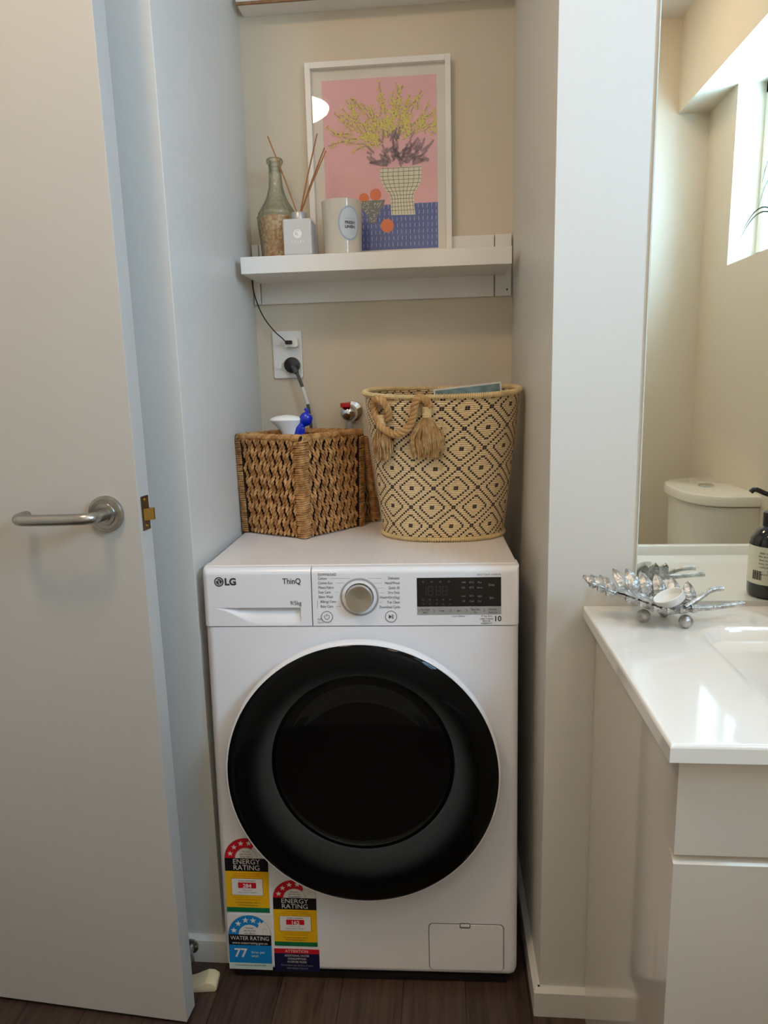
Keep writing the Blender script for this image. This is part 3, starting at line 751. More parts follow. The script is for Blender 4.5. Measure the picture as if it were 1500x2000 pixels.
g.text('WATER RATING', .0130, cx, y0 - .0080, Z0 + 2 * ZS, sticker_w, 'CENTER', sx=.84); g.text('www.waterrating.gov.au', .0075, cx, y0 - .0185, Z0 + 2 * ZS, sticker_w, 'CENTER', sx=1.0)
rect(g, xl, xl + w, y0 - .0640, y0 - .0235, Z0 + ZS, sticker_b)
g.text('77', .0270, cx - .020, y0 - .0420, Z0 + 2 * ZS, sticker_w, 'CENTER', bold=.0007)
g.text('litres per', .0085, cx + .002, y0 - .0390, Z0 + 2 * ZS, sticker_w, sx=.9); g.text('wash', .0085, cx + .002, y0 - .0475, Z0 + 2 * ZS, sticker_w, sx=.9)
rect(g, xl, xl + w, y0 - .0760, y0 - .0640, Z0 + ZS, sticker_p)
g.text('In accordance with AS/NZS 6400', .0052, cx, y0 - .0690, Z0 + 2 * ZS, dark_m, 'CENTER', sx=.9)
o = g.build('water_rating_label', wm); o['label'] = 'blue water rating sticker reading 77 litres per wash'
# attention
xl, xr, yt, yb = -.1950, -.1020, .0715, .0205; cx = (xl + xr) / 2
g = G(WM @ TR(cx, yt, 0) @ RZ(-.010) @ TR(-cx, -yt, 0))
rect(g, xl, xr, yb, yt - .0105, Z0, sticker_n); rect(g, xl, xr, yt - .0105, yt, Z0, sticker_r)
g.text('ATTENTION', .0085, cx, yt - .0055, Z0 + ZS, sticker_w, 'CENTER')
tiny(g, ('ADDITIONAL WATER', 'CONSUMPTION', 'IN DRYER MODE'), cx, yt - .0155, .0070, .0062, Z0 + ZS, sticker_w, .85)
tiny(g, ('This product uses 48 litres of water', 'when drying a 5 kg load'), cx, yt - .0372, .0064, .0054, Z0 + ZS, lgrey_m, .85)
o = g.build('attention_label', wm); o['label'] = 'navy and red attention sticker'

# ------------------------------------------------------------------ shelves
sh = thing('wall_shelf', 'white shelf board on cleats, holding the framed print and candle', 'shelf', (0, 0, 0))
g = G(); g.box(-.297, .3175, .385, YB - .0125, 1.457, 1.4945, frame_m, .0012, 2); g.build('shelf_board', sh)
g = G(); g.box(-.294, .290, YB - .012, YB, 1.407, 1.5515, frame_m, .001, 2); g.build('backing_board', sh)
g = G(); g.box(-.3125, -.296, YB - .014, YB, 1.407, 1.5515, frame_m, .001, 2); g.build('end_cleat', sh)
g = G(); g.box(.2925, .3320, YB - .014, YB, 1.407, 1.5515, frame_m, .001, 2)
g.lathe([(.0025, 0), (0, .0004)], dark_m, 10, frame((.322, YB - .0142, 1.422), (1, 0, 0), (0, 0, 1), (0, -1, 0))); g.build('end_cleat', sh)
ts = thing('upper_shelf', 'upper white shelf with raw brown lower edge, cut off by the top of the frame', 'shelf')
g = G(); g.box(-.303, .331, .50, YB, 2.068, 2.10, frame_m, .001, 2); g.build('shelf_board', ts)
g = G(); g.box(-.303, .331, .4985, .503, 2.064, 2.070, mat('raw_chipboard', S(150, 112, 78), .8, var=.15, vscale=60)); g.build('raw_edge', ts)

# ------------------------------------------------------------------ framed print
# local: x across, z up the leaning frame, y out of the glass towards the room is negative
FW, FH = .345, .456
fp = thing('picture_frame', 'white framed pink print of a vase, leaning on the shelf', 'framed picture', (.0150, .5400, 1.4955)); fp.rotation_euler = (-.018, 0, 0)
g = G(); t = .0135
for a in ((-FW / 2, -FW / 2 + t, 0, FH), (FW / 2 - t, FW / 2, 0, FH), (-FW / 2 + t, FW / 2 - t, 0, t), (-FW / 2 + t, FW / 2 - t, FH - t, FH)):
    g.box(a[0], a[1], -.010, .010, a[2], a[3], frame_m, .0008, 2)
g.box(-FW / 2 + .002, FW / 2 - .002, .0095, .0115, .002, FH - .002, pgrey_m)
g.build('frame', fp)
g = G(); rectxz = lambda g, x0, x1, z0, z1, y, m: g.poly([(x0, y, z0), (x1, y, z0), (x1, y, z1), (x0, y, z1)], m)
g.box(-FW / 2 + t - .001, FW / 2 - t + .001, .0035, .0055, t - .001, FH - t + .001, mount_m)
# artwork coordinates: a in 0..1 across, b in 0..1 up
AX0, AX1, AZ0, AZ1 = -.1345, .1395, .0300, .4190
A2 = lambda a, b_, l=0: (AX0 + a * (AX1 - AX0), .0033 - .00018 * l, AZ0 + b_ * (AZ1 - AZ0))
def apoly(pts, l, m): g.poly([A2(a, b_, l) for a, b_ in pts], m)
def aline(p, q, w, l, m):
    dx, dy = (q[0] - p[0]) * .705, (q[1] - p[1]); L_ = math.hypot(dx, dy) or 1; nx, ny = -dy / L_ * w / .705, dx / L_ * w
    apoly([(p[0] + nx, p[1] + ny), (p[0] - nx, p[1] - ny), (q[0] - nx, q[1] - ny), (q[0] + nx, q[1] + ny)], l, m)
def acirc(a, b_, r, l, m, n=24): apoly([(a + r / .705 * math.cos(2 * PI * k / n), b_ + r * math.sin(2 * PI * k / n)) for k in range(n)], l, m)
apoly([(0, 0), (1, 0), (1, 1), (0, 1)], 0, pink_m)
apoly([(0.0, 0), (1, 0), (1, .270), (.5, .268), (.0, .262)], 1, pblue_m)
rnd = random.Random(4)
for r_ in range(7):
    for c in range(26):
        x = .02 + c * .0385 + (r_ % 2) * .004; y = .018 + r_ * .0375
        aline((x + rnd.uniform(-.002, .002), y), (x + rnd.uniform(-.004, .004), y + .024), .0016, 2, pdash_m)
# vase
vp = [(.585, .205), (.80, .202), (.795, .24), (.785, .30), (.795, .335), (.83, .365), (.855, .40), (.862, .44), (.86, .488), (.50, .482), (.492, .44), (.50, .405), (.53, .365), (.575, .325), (.585, .30), (.582, .26)]
apoly(vp, 3, pcream_m)
def vspan(y):
    xs_ = []
    for i in range(len(vp)):
        (xa, ya), (xb, yb_) = vp[i], vp[(i + 1) % len(vp)]
        if (ya - y) * (yb_ - y) < 0: xs_.append(xa + (xb - xa) * (y - ya) / (yb_ - ya))
    return (min(xs_), max(xs_)) if len(xs_) >= 2 else None
ys = [.208 + (.480 - .208) * i / 12 for i in range(13)]
for i, y in enumerate(ys[1:], 1):
    if i % 1 == 0:
        sp_ = vspan(y)
        if sp_: aline((sp_[0], y), (sp_[1], y + rnd.uniform(-.003, .003)), .0013, 4, pgrid_m)
for k in range(8):
    f = (k + .5) / 8
    for i in range(12):
        s0, s1 = vspan(ys[i]), vspan(ys[i + 1] - .0005)
        if s0 and s1: aline((s0[0] + (s0[1] - s0[0]) * f, ys[i]), (s1[0] + (s1[1] - s1[0]) * f, ys[i + 1]), .0012, 4, pgrid_m)
# bowl of oranges
acirc(.345, .312, .031, 2, porange_m); acirc(.450, .330, .036, 3, porange_m)
bowl = [(.27, .295), (.535, .298), (.52, .268), (.47, .215), (.45, .185), (.46, .165), (.375, .163), (.385, .19), (.36, .22), (.285, .27)]
apoly(bowl, 4, pgrey_m)
for k in range(90):
    x, y = rnd.uniform(.30, .51), rnd.uniform(.17, .288)
    if y < .215 and not (.39 < x < .455): continue
    if y < .27 and not (.32 + (.27 - y) * .6 < x < .49 - (.27 - y) * .5): continue
    aline((x, y), (x + .008, y + .005), .0014, 5, pcream_m)
acirc(.548, .143, .041, 5, porange_m)
# wattle branches
ly = [6]
def branch(p, ang, L_, dots):
    q = p
    for s_ in range(5):
        ang += rnd.uniform(-.22, .22)
        n_ = (q[0] + math.cos(ang) * L_ / 5 / .705, q[1] + math.sin(ang) * L_ / 5)
        n_ = (min(.985, max(.01, n_[0])), min(.985, n_[1]))
        aline(q, n_, .0016, 6, pgreen_m)
        for d_ in range(dots):
            t_ = rnd.random(); x, y = q[0] + (n_[0] - q[0]) * t_ + rnd.uniform(-.020, .020), q[1] + (n_[1] - q[1]) * t_ + rnd.uniform(-.014, .014)
            x = min(.99, max(.01, x)); y = min(.99, y)
            acirc(x, y, rnd.uniform(.0034, .0054), 7 + rnd.random(), pyellow_m, 8)
        q = n_
for k in range(40):
    a = math.radians(rnd.uniform(12, 168)); R1 = rnd.uniform(.06, .30)
    p = (.58 + R1 * math.cos(a) / .705, .60 + R1 * math.sin(a) * .8)
    if p[0] > .97: continue
    branch(p, a + rnd.uniform(-.5, .5), rnd.uniform(.07, .15), 5)
for tx, ty in ((.50, .985), (.29, .905), (.18, .845), (.13, .765), (.20, .655), (.78, .92), (.95, .83), (.90, .90), (.64, .94), (.40, .89)):
    a = math.atan2(ty - .60, (tx - .6) * .705); L_ = .2
    branch((tx - math.cos(a) * L_ / .705, ty - math.sin(a) * L_), a, L_ * 1.0, 6)
for k in range(34):
    a = math.radians(rnd.uniform(0, 180)); R1 = rnd.uniform(.02, .27)
    p = (.56 + R1 * math.cos(a) / .705, .66 + R1 * math.sin(a) * .8)
    if p[0] < .96: branch(p, rnd.uniform(.3, 2.8), rnd.uniform(.05, .11), 4)
for k in range(62):
    a = math.radians(rnd.uniform(5, 175)); r_ = rnd.uniform(.02, .17)
    p = (.66 + r_ * 1.15 * math.cos(a) / .705, .50 + r_ * math.sin(a) * 1.05)
    a2 = a + rnd.uniform(-.7, .7); L_ = rnd.uniform(.03, .075)
    if p[0] > .95 or p[0] + math.cos(a2) * L_ / .705 > .97: continue
    aline(p, (p[0] + math.cos(a2) * L_ / .705, p[1] + math.sin(a2) * L_), .0052, 9, pstem_m)
for k in range(34):
    p = (rnd.uniform(.52, .84), rnd.uniform(.485, .60)); a = math.radians(rnd.uniform(35, 145)); L_ = rnd.uniform(.03, .065)
    aline(p, (p[0] + math.cos(a) * L_ / .705, p[1] + math.sin(a) * L_), .0045, 9, pstem_m)
for s_ in (-1, 1):
    for k in range(5):
        a = PI / 2 - s_ * (1.25 + .14 * k); L_ = .07
        p = (.66 + s_ * .12, .495 + .01 * k)
        if s_ > 0: L_ = .055
        aline(p, (p[0] + math.cos(a) * L_ * 2, p[1] + math.sin(a) * L_), .0038, 9, pstem_m)
g.build('artwork_print', fp)
g = G(); g.box(-FW / 2 + t - .001, FW / 2 - t + .001, -.0020, -.0005, t - .001, FH - t + .001, glasspan_m); g.build('glass_pane', fp)

# ------------------------------------------------------------------ things on the shelf
SZ = 1.4945
# decanter with coarse fill
vb = thing('glass_bottle', 'textured clear glass bottle filled with small brown shells, at shelf left end', 'bottle', (-.2300, .4930, SZ))
prof = [(0, .0), (.036, 0), (.040, .004), (.041, .012), (.0435, .055), (.0475, .095), (.0485, .103), (.0450, .109), (.0450, .114), (.034, .130), (.0235, .150), (.0170, .172), (.0150, .192), (.0150, .203), (.0165, .206), (.0150, .209), (.0155, .222), (.0195, .227), (.0200, .232), (.0175, .236), (.0130, .235), (.0125, .205)]
g = G()
def bl(u, v):
    k = u * (len(prof) - 1); i = min(int(k), len(prof) - 2); f = k - i
    r_ = prof[i][0] * (1 - f) + prof[i + 1][0] * f; z_ = prof[i][1] * (1 - f) + prof[i + 1][1] * f
    a = 2 * PI * v
    if .008 < z_ < .20: r_ *= 1 + .022 * math.cos(16 * a + z_ * 90) * math.sin(z_ * 160)
    return (r_ * math.cos(a), r_ * math.sin(a), z_)
g.grid(bl, 85, 64, jar_m, cv=True, flip=True); g.build('bottle_glass', vb)
g = G(); g.lathe([(0, .004), (.038, .004), (.0385, .012), (.0410, .055), (.0445, .095), (.0445, .101), (.040, .104), (0, .106)], pebble_m, 40)
fl = g.build('shell_fill', vb)
# reed diffuser
rd = thing('reed_diffuser', 'square white reed diffuser with silver collar and wooden reeds', 'reed diffuser', (-.1630, .4200, SZ))
g = G(); g.box(-.0325, .0325, -.0325, .0325, 0, .0785, diff_m, .004, 4); g.build('bottle', rd)
g = G(); g.lathe([(.0175, .0785), (.0178, .094), (.0165, .0965), (.010, .0965), (.010, .090)], silver_m, 32); g.build('collar', rd)
g = G(frame((0, -.0327, 0), (1, 0, 0), (0, 0, 1), (0, -1, 0)))
g.lathe([(0, .0002), (.0098, .0002)], logo_m, 28, g.M @ TR(.001, .0455, 0)); g.lathe([(.0045, .0004), (.0058, .0004)], diff_m, 20, g.M @ TR(.001, .0475, 0), start=.6, span=4.6)
g.lathe([(.0015, .0004), (.0030, .0004)], diff_m, 20, g.M @ TR(-.001, .0450, 0), start=.2, span=4.0)
g.text('TILLEY', .0088, .001, .0280, .0003, logo_m, 'CENTER', sp=1.25)
lb = g.build('logo_print', rd)
for (tx, ty, tz) in ((-.0660, .012, .2660), (.0460, .020, .2680), (.0455, -.006, .2430), (.0610, .026, .2400), (.0665, .008, .2280)):
    g = G(); g.tube([(-tx * .12, -ty * .2, .020), (tx * .05, ty * .1, .094), (tx * .5, ty * .5, .094 + (tz - .094) * .5), (tx, ty, tz)], .0016, reed_m, 8)
    g.build('reed', rd)
# candle
cd = thing('candle_jar', 'cream glass candle jar with a pale blue oval label', 'candle', (-.0665, .440, SZ))
g = G(); g.lathe([(0, 0), (.040, 0), (.0435, .003), (.0465, .115), (.0470, .119), (.0455, .1195), (.0445, .116), (.0440, .107)], candle_m, 56); g.build('glass_jar', cd)
g = G(); g.lathe([(.0440, .106), (.040, .104), (0, .103)], wax_m, 40); g.tube([(0, 0, .103), (.001, 0, .112)], .001, dark_m, 6); g.build('wax', cd)
def onjar(th, z, off): r_ = .0435 + .003 * z / .115 + off; return (r_ * math.sin(th), -r_ * math.cos(th), z)
def ovl(g, cth, cz, a, b_, off, m):
    vs = [onjar(cth, cz, off)]; fs = []
    rings = 6; n = 36
    for k in range(1, rings + 1):
        for i in range(n):
            q = 2 * PI * i / n; vs.append(onjar(cth + a * k / rings * math.cos(q) / .045, cz + b_ * k / rings * math.sin(q), off))
    for i in range(n): fs.append((0, 1 + i, 1 + (i + 1) % n))
    for k in range(rings - 1):
        for i in range(n): fs.append((1 + k * n + i, 1 + k * n + (i + 1) % n, 1 + (k + 1) * n + (i + 1) % n, 1 + (k + 1) * n + i)[::-1])
    g.add(vs, fs, m, True)
g = G(); ovl(g, .50, .066, .026, .037, .0004, label2_m); ovl(g, .50, .066, .0225, .033, .0008, label_m)
def bend(gg, i0):
    for i in range(i0, len(gg.v)):
        p = gg.v[i]; gg.v[i] = Vector(onjar(.50 + p.x / .045, p.y, .0012))
i0 = len(g.v); g.text('——————', .006, 0, .076, 0, grey_m, 'CENTER', sx=.6); g.text('FRESH', .0085, .001, .067, 0, dark_m, 'CENTER', bold=.0003); g.text('LINEN', .0085, .001, .058, 0, dark_m, 'CENTER', bold=.0003); bend(g, i0)
g.build('oval_label', cd)

# ------------------------------------------------------------------ power point, cables, tap
pp = thing('power_outlet', 'white double power point with two switches on the back wall', 'power outlet', (-.2350, YB, 1.2810))
PM = frame((0, 0, 0), (1, 0, 0), (0, 0, 1), (0, -1, 0))
g = G(PM); g.prism(rrect(-.0375, .0375, -.0590, .0590, .004), 0, .008, white_m); g.build('face_plate', pp)
for zz in (.030, -.028):
    g = G(PM); g.prism(rrect(-.033, -.013, zz - .009, zz + .009, .002), .008, .0095, white_m); g.prism(rrect(-.030, -.016, zz - .006, zz + .006, .0015), .0095, .0118, white_m); g.build('rocker_switch', pp)
    g = G(PM); g.prism(rrect(-.004, .030, zz - .016, zz + .014, .003), .008, .0088, white_m)
    for ax, ay, an in ((.007, zz + .004, .5), (.019, zz + .004, -.5), (.013, zz - .007, 0)):
        g.prism([(-.0008, -.004), (.0008, -.004), (.0008, .004), (-.0008, .004)], .0088, .0090, black_m, PM @ TR(ax, ay, 0) @ RZ(an))
    g.build('socket', pp)
ch = thing('usb_charger', 'small white charger with black plug in the upper socket', 'charger', (-.2205, YB - .0092, 1.3100))
g = G(PM); g.prism(rrect(-.016, .0165, -.011, .011, .004), 0, .022, white_m); g.build('charger_body', ch)
g = G(PM); g.prism(rrect(-.013, .004, -.0045, .0045, .002), .022, .031, cord_m); g.build('plug', ch)
ck = G(); ck.tube(spline([(-.232, .5315, 1.310), (-.240, .526, 1.320), (-.262, .530, 1.340), (-.288, .535, 1.375), (-.3030, .530, 1.415), (-.3075, .520, 1.452), (-.3065, .520, 1.470), (-.3065, .530, 1.52)], 12), .0015, cord_m, 8)
tag(ck.build('charger_cord'), 'thin black cord curving from the shelf down to the charger', 'cord')
pl = thing('power_plug', 'round black mains plug with grey washer cord in the lower socket', 'plug', (-.2235, YB - .0092, 1.2540))
g = G(PM); g.lathe([(0, 0), (.020, 0), (.0205, .006), (.0190, .016), (.012, .020), (0, .021)], gcord_m if 0 else cord_m, 32); g.build('plug_body', pl)
g = G(); A = [(.002, -.014, -.002), (.010, -.022, -.012), (.018, -.026, -.026), (.026, -.028, -.048), (.033, -.028, -.070), (.041, -.028, -.105), (.046, -.026, -.160), (.047, -.022, -.24), (.047, -.018, -.33)]
pts = spline(A, 8); g.tube(pts, [(.0065 if i < 14 else .0042) for i in range(len(pts))], gcord_m, 10); g.build('washer_cord', pl)
g = G(); q = pts[27:40]; g.tube(q, .0053, sticker_w, 10); g.build('cord_tag', pl)

tp = thing('wall_tap', 'chrome washing machine tap with a red handle on the back wall', 'tap', (-.072, YB, 1.132))
g = G(PM); g.lathe([(0, .0), (.028, 0), (.0285, .003), (.026, .007), (.012, .012), (.012, .03), (0, .03)], chrome_m, 40); g.build('wall_flange', tp)
g = G(); g.lathe([(.023 * math.sin(PI * k / 16), .023 * math.cos(PI * k / 16) * 1.0) for k in range(17)], chrome_m, 36, TR(-.006, -.034, -.002)); g.build('tap_body', tp)
g = G(); g.box(-.024, .001, -.062, -.030, .0130, .0245, red_m, .002, 3); g.tube([(-.006, -.036, .018), (-.006, -.036, .026)], .006, chrome_m, 12); g.build('red_handle', tp)
g = G(); g.tube(spline([(-.004, -.036, -.022), (-.004, -.036, -.045), (.004, -.034, -.09), (.008, -.03, -.26)], 6), .008, silver_m, 10); g.build('hose', tp)

# ------------------------------------------------------------------ square seagrass basket
MT = ZT                                            # machine top
A_ = Vector((-.148, .240, MT)); B_ = A_ + .172 * Vector((math.cos(math.radians(153.5)), math.sin(math.radians(153.5)), 0)); D_ = A_ + .176 * Vector((math.cos(math.radians(51.5)), math.sin(math.radians(51.5)), 0)); C_ = B_ + D_ - A_
H_ = .226
sb = thing('seagrass_basket', 'square woven brown seagrass basket on the washer, holding a spray bottle', 'basket', tuple(A_))
rnd = random.Random(9)
cen = (A_ + C_) / 2
def corner(P, z):                                  # slight flare and softness
    k = 1.0 + .05 * (z / H_) ** 1.0
    return Vector((cen.x + (P.x - cen.x) * k, cen.y + (P.y - cen.y) * k, MT + z)) - A_
def side(P, Q, ncol, skip):
    g = G(); d = (Q - P); d.z = 0; Ld = d.length; d.normalize(); nrm = Vector((d.y, -d.x, 0))
    if nrm.dot((P + Q) / 2 - cen) < 0: nrm = -nrm
    rows = 7; rh = H_ / (rows + .35)
    g.grid(lambda u, v: (corner(P, v * .98 * H_) * (1 - u) + corner(Q, v * .98 * H_) * u) - nrm * .0045, 2, 6, grassin_m)
    g.grid(lambda u, v: (corner(P, v * .98 * H_) * (1 - u) + corner(Q, v * .98 * H_) * u) - nrm * .010, 2, 6, grassin_m)
    for c in range(ncol):
        f0 = skip + (1 - 2 * skip) * (c + .5) / ncol
        ph = rnd.uniform(-.3, .3)
        for strand in (0, 1):
            pts = []
            for k in range(97):
                z = .004 + (H_ - .012) * k / 96
                w = 2 * PI * z / rh + ph
                tw = 2 * PI * z / .017 + ph * 3 + strand * PI
                lat = (.0022 if c % 2 else -.0022) * math.cos(w / 2 + PI / 4) + .0021 * math.cos(tw) + .0012 * mnoise.noise(Vector((c * 7.1, z * 45, 1)))
                out = .0012 + .0030 * math.cos(w) + .0021 * math.sin(tw) + .0010 * mnoise.noise(Vector((c * 7.1, z * 45, 5)))
                base = corner(P, z) * (1 - f0) + corner(Q, z) * f0
                bulge = math.sin(PI * f0) * .004
                pts.append(base + d * lat + nrm * (out + bulge))
            g.tube(pts, rnd.uniform(.0024, .0029), grass_m, 6, caps=False)
    return g
for nm, P, Q in (('woven_side', A_, B_), ('woven_side', A_, D_), ('woven_side', B_, C_), ('woven_side', D_, C_)):
    side(P, Q, 13, .085).build(nm, sb)
for P in (A_, B_, C_, D_):
    g = G(); out = (P - cen); out.z = 0; out.normalize(); tang = Vector((-out.y, out.x, 0))
    g.tube([corner(P, z * H_) - out * .004 for z in (0.0, .5, .985)], .010, grassin_m, 8)
    nW = 44
    for k in range(nW):
        z = .004 + (H_ - .010) * k / nW; w = .0145 + rnd.uniform(-.001, .001)
        c0 = corner(P, z); j = rnd.uniform(-.001, .001)
        pts = [c0 + tang * (w * s_) - out * (.0125 * abs(s_) ** 1.5 - .0085) + Vector((0, 0, j * s_ + .0016 * s_)) for s_ in (-1, -.6, -.2, .2, .6, 1)]
        g.tube(pts, .0024, grass_m, 5)
    g.build('corner_post', sb)
g = G()
loop = [A_, D_, C_, B_]
for e in range(4):
    P, Q = corner(loop[e], H_ - .003), corner(loop[(e + 1) % 4], H_ - .003); d = (Q - P); Ld = d.length; d.normalize()
    nrm = Vector((d.y, -d.x, 0))
    g.tube([P, Q], .0058, grassin_m, 8)
    nW = int(Ld / .0043)
    for k in range(nW):
        c0 = P + d * (Ld * (k + .5) / nW) + Vector((0, 0, rnd.uniform(-.001, .001))); rr = .0072
        pts = [c0 + (nrm * math.cos(a) + Vector((0, 0, 1)) * math.sin(a)) * rr + d * (.0030 * math.sin(a)) for a in [2 * PI * q / 9 for q in range(9)]]
        g.tube(pts, .0023, grass_m, 5, closed=True)
g.build('braided_rim', sb)
g = G(); g.poly([tuple(corner(P, .004)) for P in loop], grassin_m); g.build('basket_base', sb)
# lid folded back, hanging outside the far right side
dD = (C_ - D_).normalized(); oD = Vector((dD.y, -dD.x, 0))
if oD.dot(D_ - cen) < 0: oD = -oD
g = G(); LH = .205
def lidp(s_, t_, off): return corner(D_, H_ - .012) + dD * (s_ * .165 - .004) + oD * (.012 + .040 * t_ + off) - Vector((0, 0, t_ * LH))
g.grid(lambda u, v: lidp(u, v, 0), 2, 2, grassin_m, smooth=False); g.grid(lambda u, v: lidp(u, v, -.006), 2, 2, grassin_m, smooth=False)
for c in range(18):
    f0 = (c + .5) / 18
    for sgn in (1, -1):
        g.tube([lidp(f0, k / 40, -.003) + oD * (sgn * (.004 + .0022 * math.cos(2 * PI * k / 6 + sgn))) + dD * .002 * math.sin(2 * PI * k / 6) for k in range(41)], .0030, grass_m, 5)
for s_ in (0, 1):
    for k in range(44):
        t_ = (k + .5) / 44; c0 = lidp(s_, t_, -.003)
        g.tube([c0 + (oD * math.cos(a) + dD * math.sin(a)) * .0085 + Vector((0, 0, .002 * math.sin(a))) for a in [2 * PI * q / 9 for q in range(9)]], .0024, grass_m, 5, closed=True)
for k in range(36):
    c0 = lidp((k + .5) / 36, 1, -.003)
    g.tube([c0 + (oD * math.cos(a) + Vector((0, 0, 1)) * math.sin(a)) * .008 + dD * .002 * math.sin(a) for a in [2 * PI * q / 9 for q in range(9)]], .0024, grass_m, 5, closed=True)
g.build('folded_lid', sb)

# spray bottle standing inside
sp = thing('spray_bottle', 'white cleaning spray bottle with blue nozzle inside the square basket', 'spray bottle', (-.190, .345, MT + .0055))
g = G(); g.lathe([(0, 0), (.030, 0), (.034, .006), (.034, .12), (.028, .155), (.016, .185), (.014, .20)], white_m, 32, sx=1.15, sy=.8); g.build('bottle', sp)
g = G()
def hd_(u, v):
    a = 2 * PI * v; t_ = u
    R_ = .016 + (.037 - .016) * t_ ** 2.4; z_ = .190 + .062 * t_
    return (R_ * 1.05 * math.cos(a) - .012 * t_ ** 2 + .002, R_ * .62 * math.sin(a), z_)
g.grid(hd_, 14, 32, white_m, cv=True, flip=True)
tt = [(1, 0), (.97, .0035), (.85, .0065), (.5, .0105), (0, .0125)]
g.grid(lambda u, v: ((.0389 * tt[int(round(u * 4))][0]) * math.cos(2 * PI * v) - .010, .0230 * tt[int(round(u * 4))][0] * math.sin(2 * PI * v), .252 + tt[int(round(u * 4))][1]), 5, 32, white_m, cv=True, flip=True)
g.build('trigger_head', sp)
g = G(); Mz = TR(.036, 0, .2540) @ RY(.5)
g.lathe([(0, .014), (.008, .014), (.0135, .009), (.0155, 0), (.0135, -.009), (.009, -.014), (0, -.015)], blue_m, 28, Mz)
g.tube([(.038, 0, .262), (.040, 0, .275)], [.005, .0042], blue_m, 10); g.tube([(.042, 0, .273), (.034, 0, .277)], .0032, blue_m, 8)
g.tube([(.030, 0, .246), (.020, -.004, .232), (.016, -.006, .215), (.020, -.008, .195)], [.009, .010, .009, .006], blue_m, 14)
g.box(.016, .034, -.012, -.004, .205, .236, blue_m, .003, 3)
g.build('nozzle', sp)

# ------------------------------------------------------------------ straw basket with diamonds
BC = Vector((.159, .296, MT))
def bsh(t_):
    hx_ = .1345 + (.168 - .1345) * (t_ ** .9); hy_ = .098 + (.128 - .098) * t_
    return hx_, hy_
BH = .309
def rimdz(a): return .008 + .008 * math.sin(a) + .004 * math.cos(a) ** 2
st = thing('patterned_basket', 'tall cream straw basket with dark stitched diamonds and rope handle', 'basket', tuple(BC))
g = G(); nA, nR = 192, 72 * 4 + 1
vs = []; uvs = []
_P = [((.15) * math.copysign(abs(math.cos(q)) ** .88, math.cos(q)), .113 * math.copysign(abs(math.sin(q)) ** .88, math.sin(q))) for q in [-PI / 2 + 2 * PI * k / nA for k in range(nA + 1)]]
arcl = [0]
for k in range(nA): arcl.append(arcl[-1] + math.dist(_P[k], _P[k + 1]))
for i in range(nA + 1):
    a = -PI / 2 + 2 * PI * i / nA
    for j in range(nR):
        t_ = j / (nR - 1); hx_, hy_ = bsh(t_); rg = .0007 * math.cos(2 * PI * (j / 4) + PI)
        ex = .88
        ca, sa = math.cos(a), math.sin(a)
        cx_, cy_ = math.copysign(abs(ca) ** ex, ca), math.copysign(abs(sa) ** ex, sa)
        vs.append(((hx_ + rg) * cx_, (hy_ + rg) * cy_, .006 + (BH - .012) * t_ + t_ ** 2 * rimdz(a))); uvs.append((arcl[i] / arcl[-1] * 180 + 7, j / 4 + 3))
g.uv = uvs
fs = [(i * nR + j, (i + 1) * nR + j, (i + 1) * nR + j + 1, i * nR + j + 1) for i in range(nA) for j in range(nR - 1)]
g.add(vs, fs, diamond_m, True); wall_o = g.build('coiled_wall', st)
sm = wall_o.modifiers.new('thickness', 'SOLIDIFY'); sm.thickness = .004; sm.offset = -1
def ringpt(a, t_, off=0):
    hx_, hy_ = bsh(t_); ex = .88; ca, sa = math.cos(a), math.sin(a)
    return Vector(((hx_ + off) * math.copysign(abs(ca) ** ex, ca), (hy_ + off) * math.copysign(abs(sa) ** ex, sa), 0))
def coil_ring(zf, t_, rr, name, nW):
    g = G(); base = []
    for i in range(96):
        a = 2 * PI * i / 96; p = ringpt(a, t_); p.z = zf(a); base.append(p)
    g.tube(base, rr * .86, straw_m, 8, closed=True)
    for k in range(nW):
        a = 2 * PI * k / nW; p = ringpt(a, t_); p.z = zf(a); q2 = ringpt(a + .01, t_); d = (q2 - ringpt(a, t_)).normalized(); nrm = Vector((d.y, -d.x, 0))
        g.tube([p + (nrm * math.cos(b_) + Vector((0, 0, 1)) * math.sin(b_)) * rr + d * (.0012 * math.sin(b_)) for b_ in [2 * PI * q / 8 for q in range(8)]], .0014, straw_m, 4, closed=True)
    return g.build(name, st)
coil_ring(lambda a: BH - .003 + rimdz(a) + .001 * math.sin(3 * a), 1.0, .0050, 'rim_coil', 230)
coil_ring(lambda a: .0056, 0.0, .0045, 'base_coil', 190)
g = G(); g.poly([tuple(ringpt(2 * PI * i / 64, 0) + Vector((0, 0, .008))) for i in range(64)], straw_m); g.build('basket_base', st)
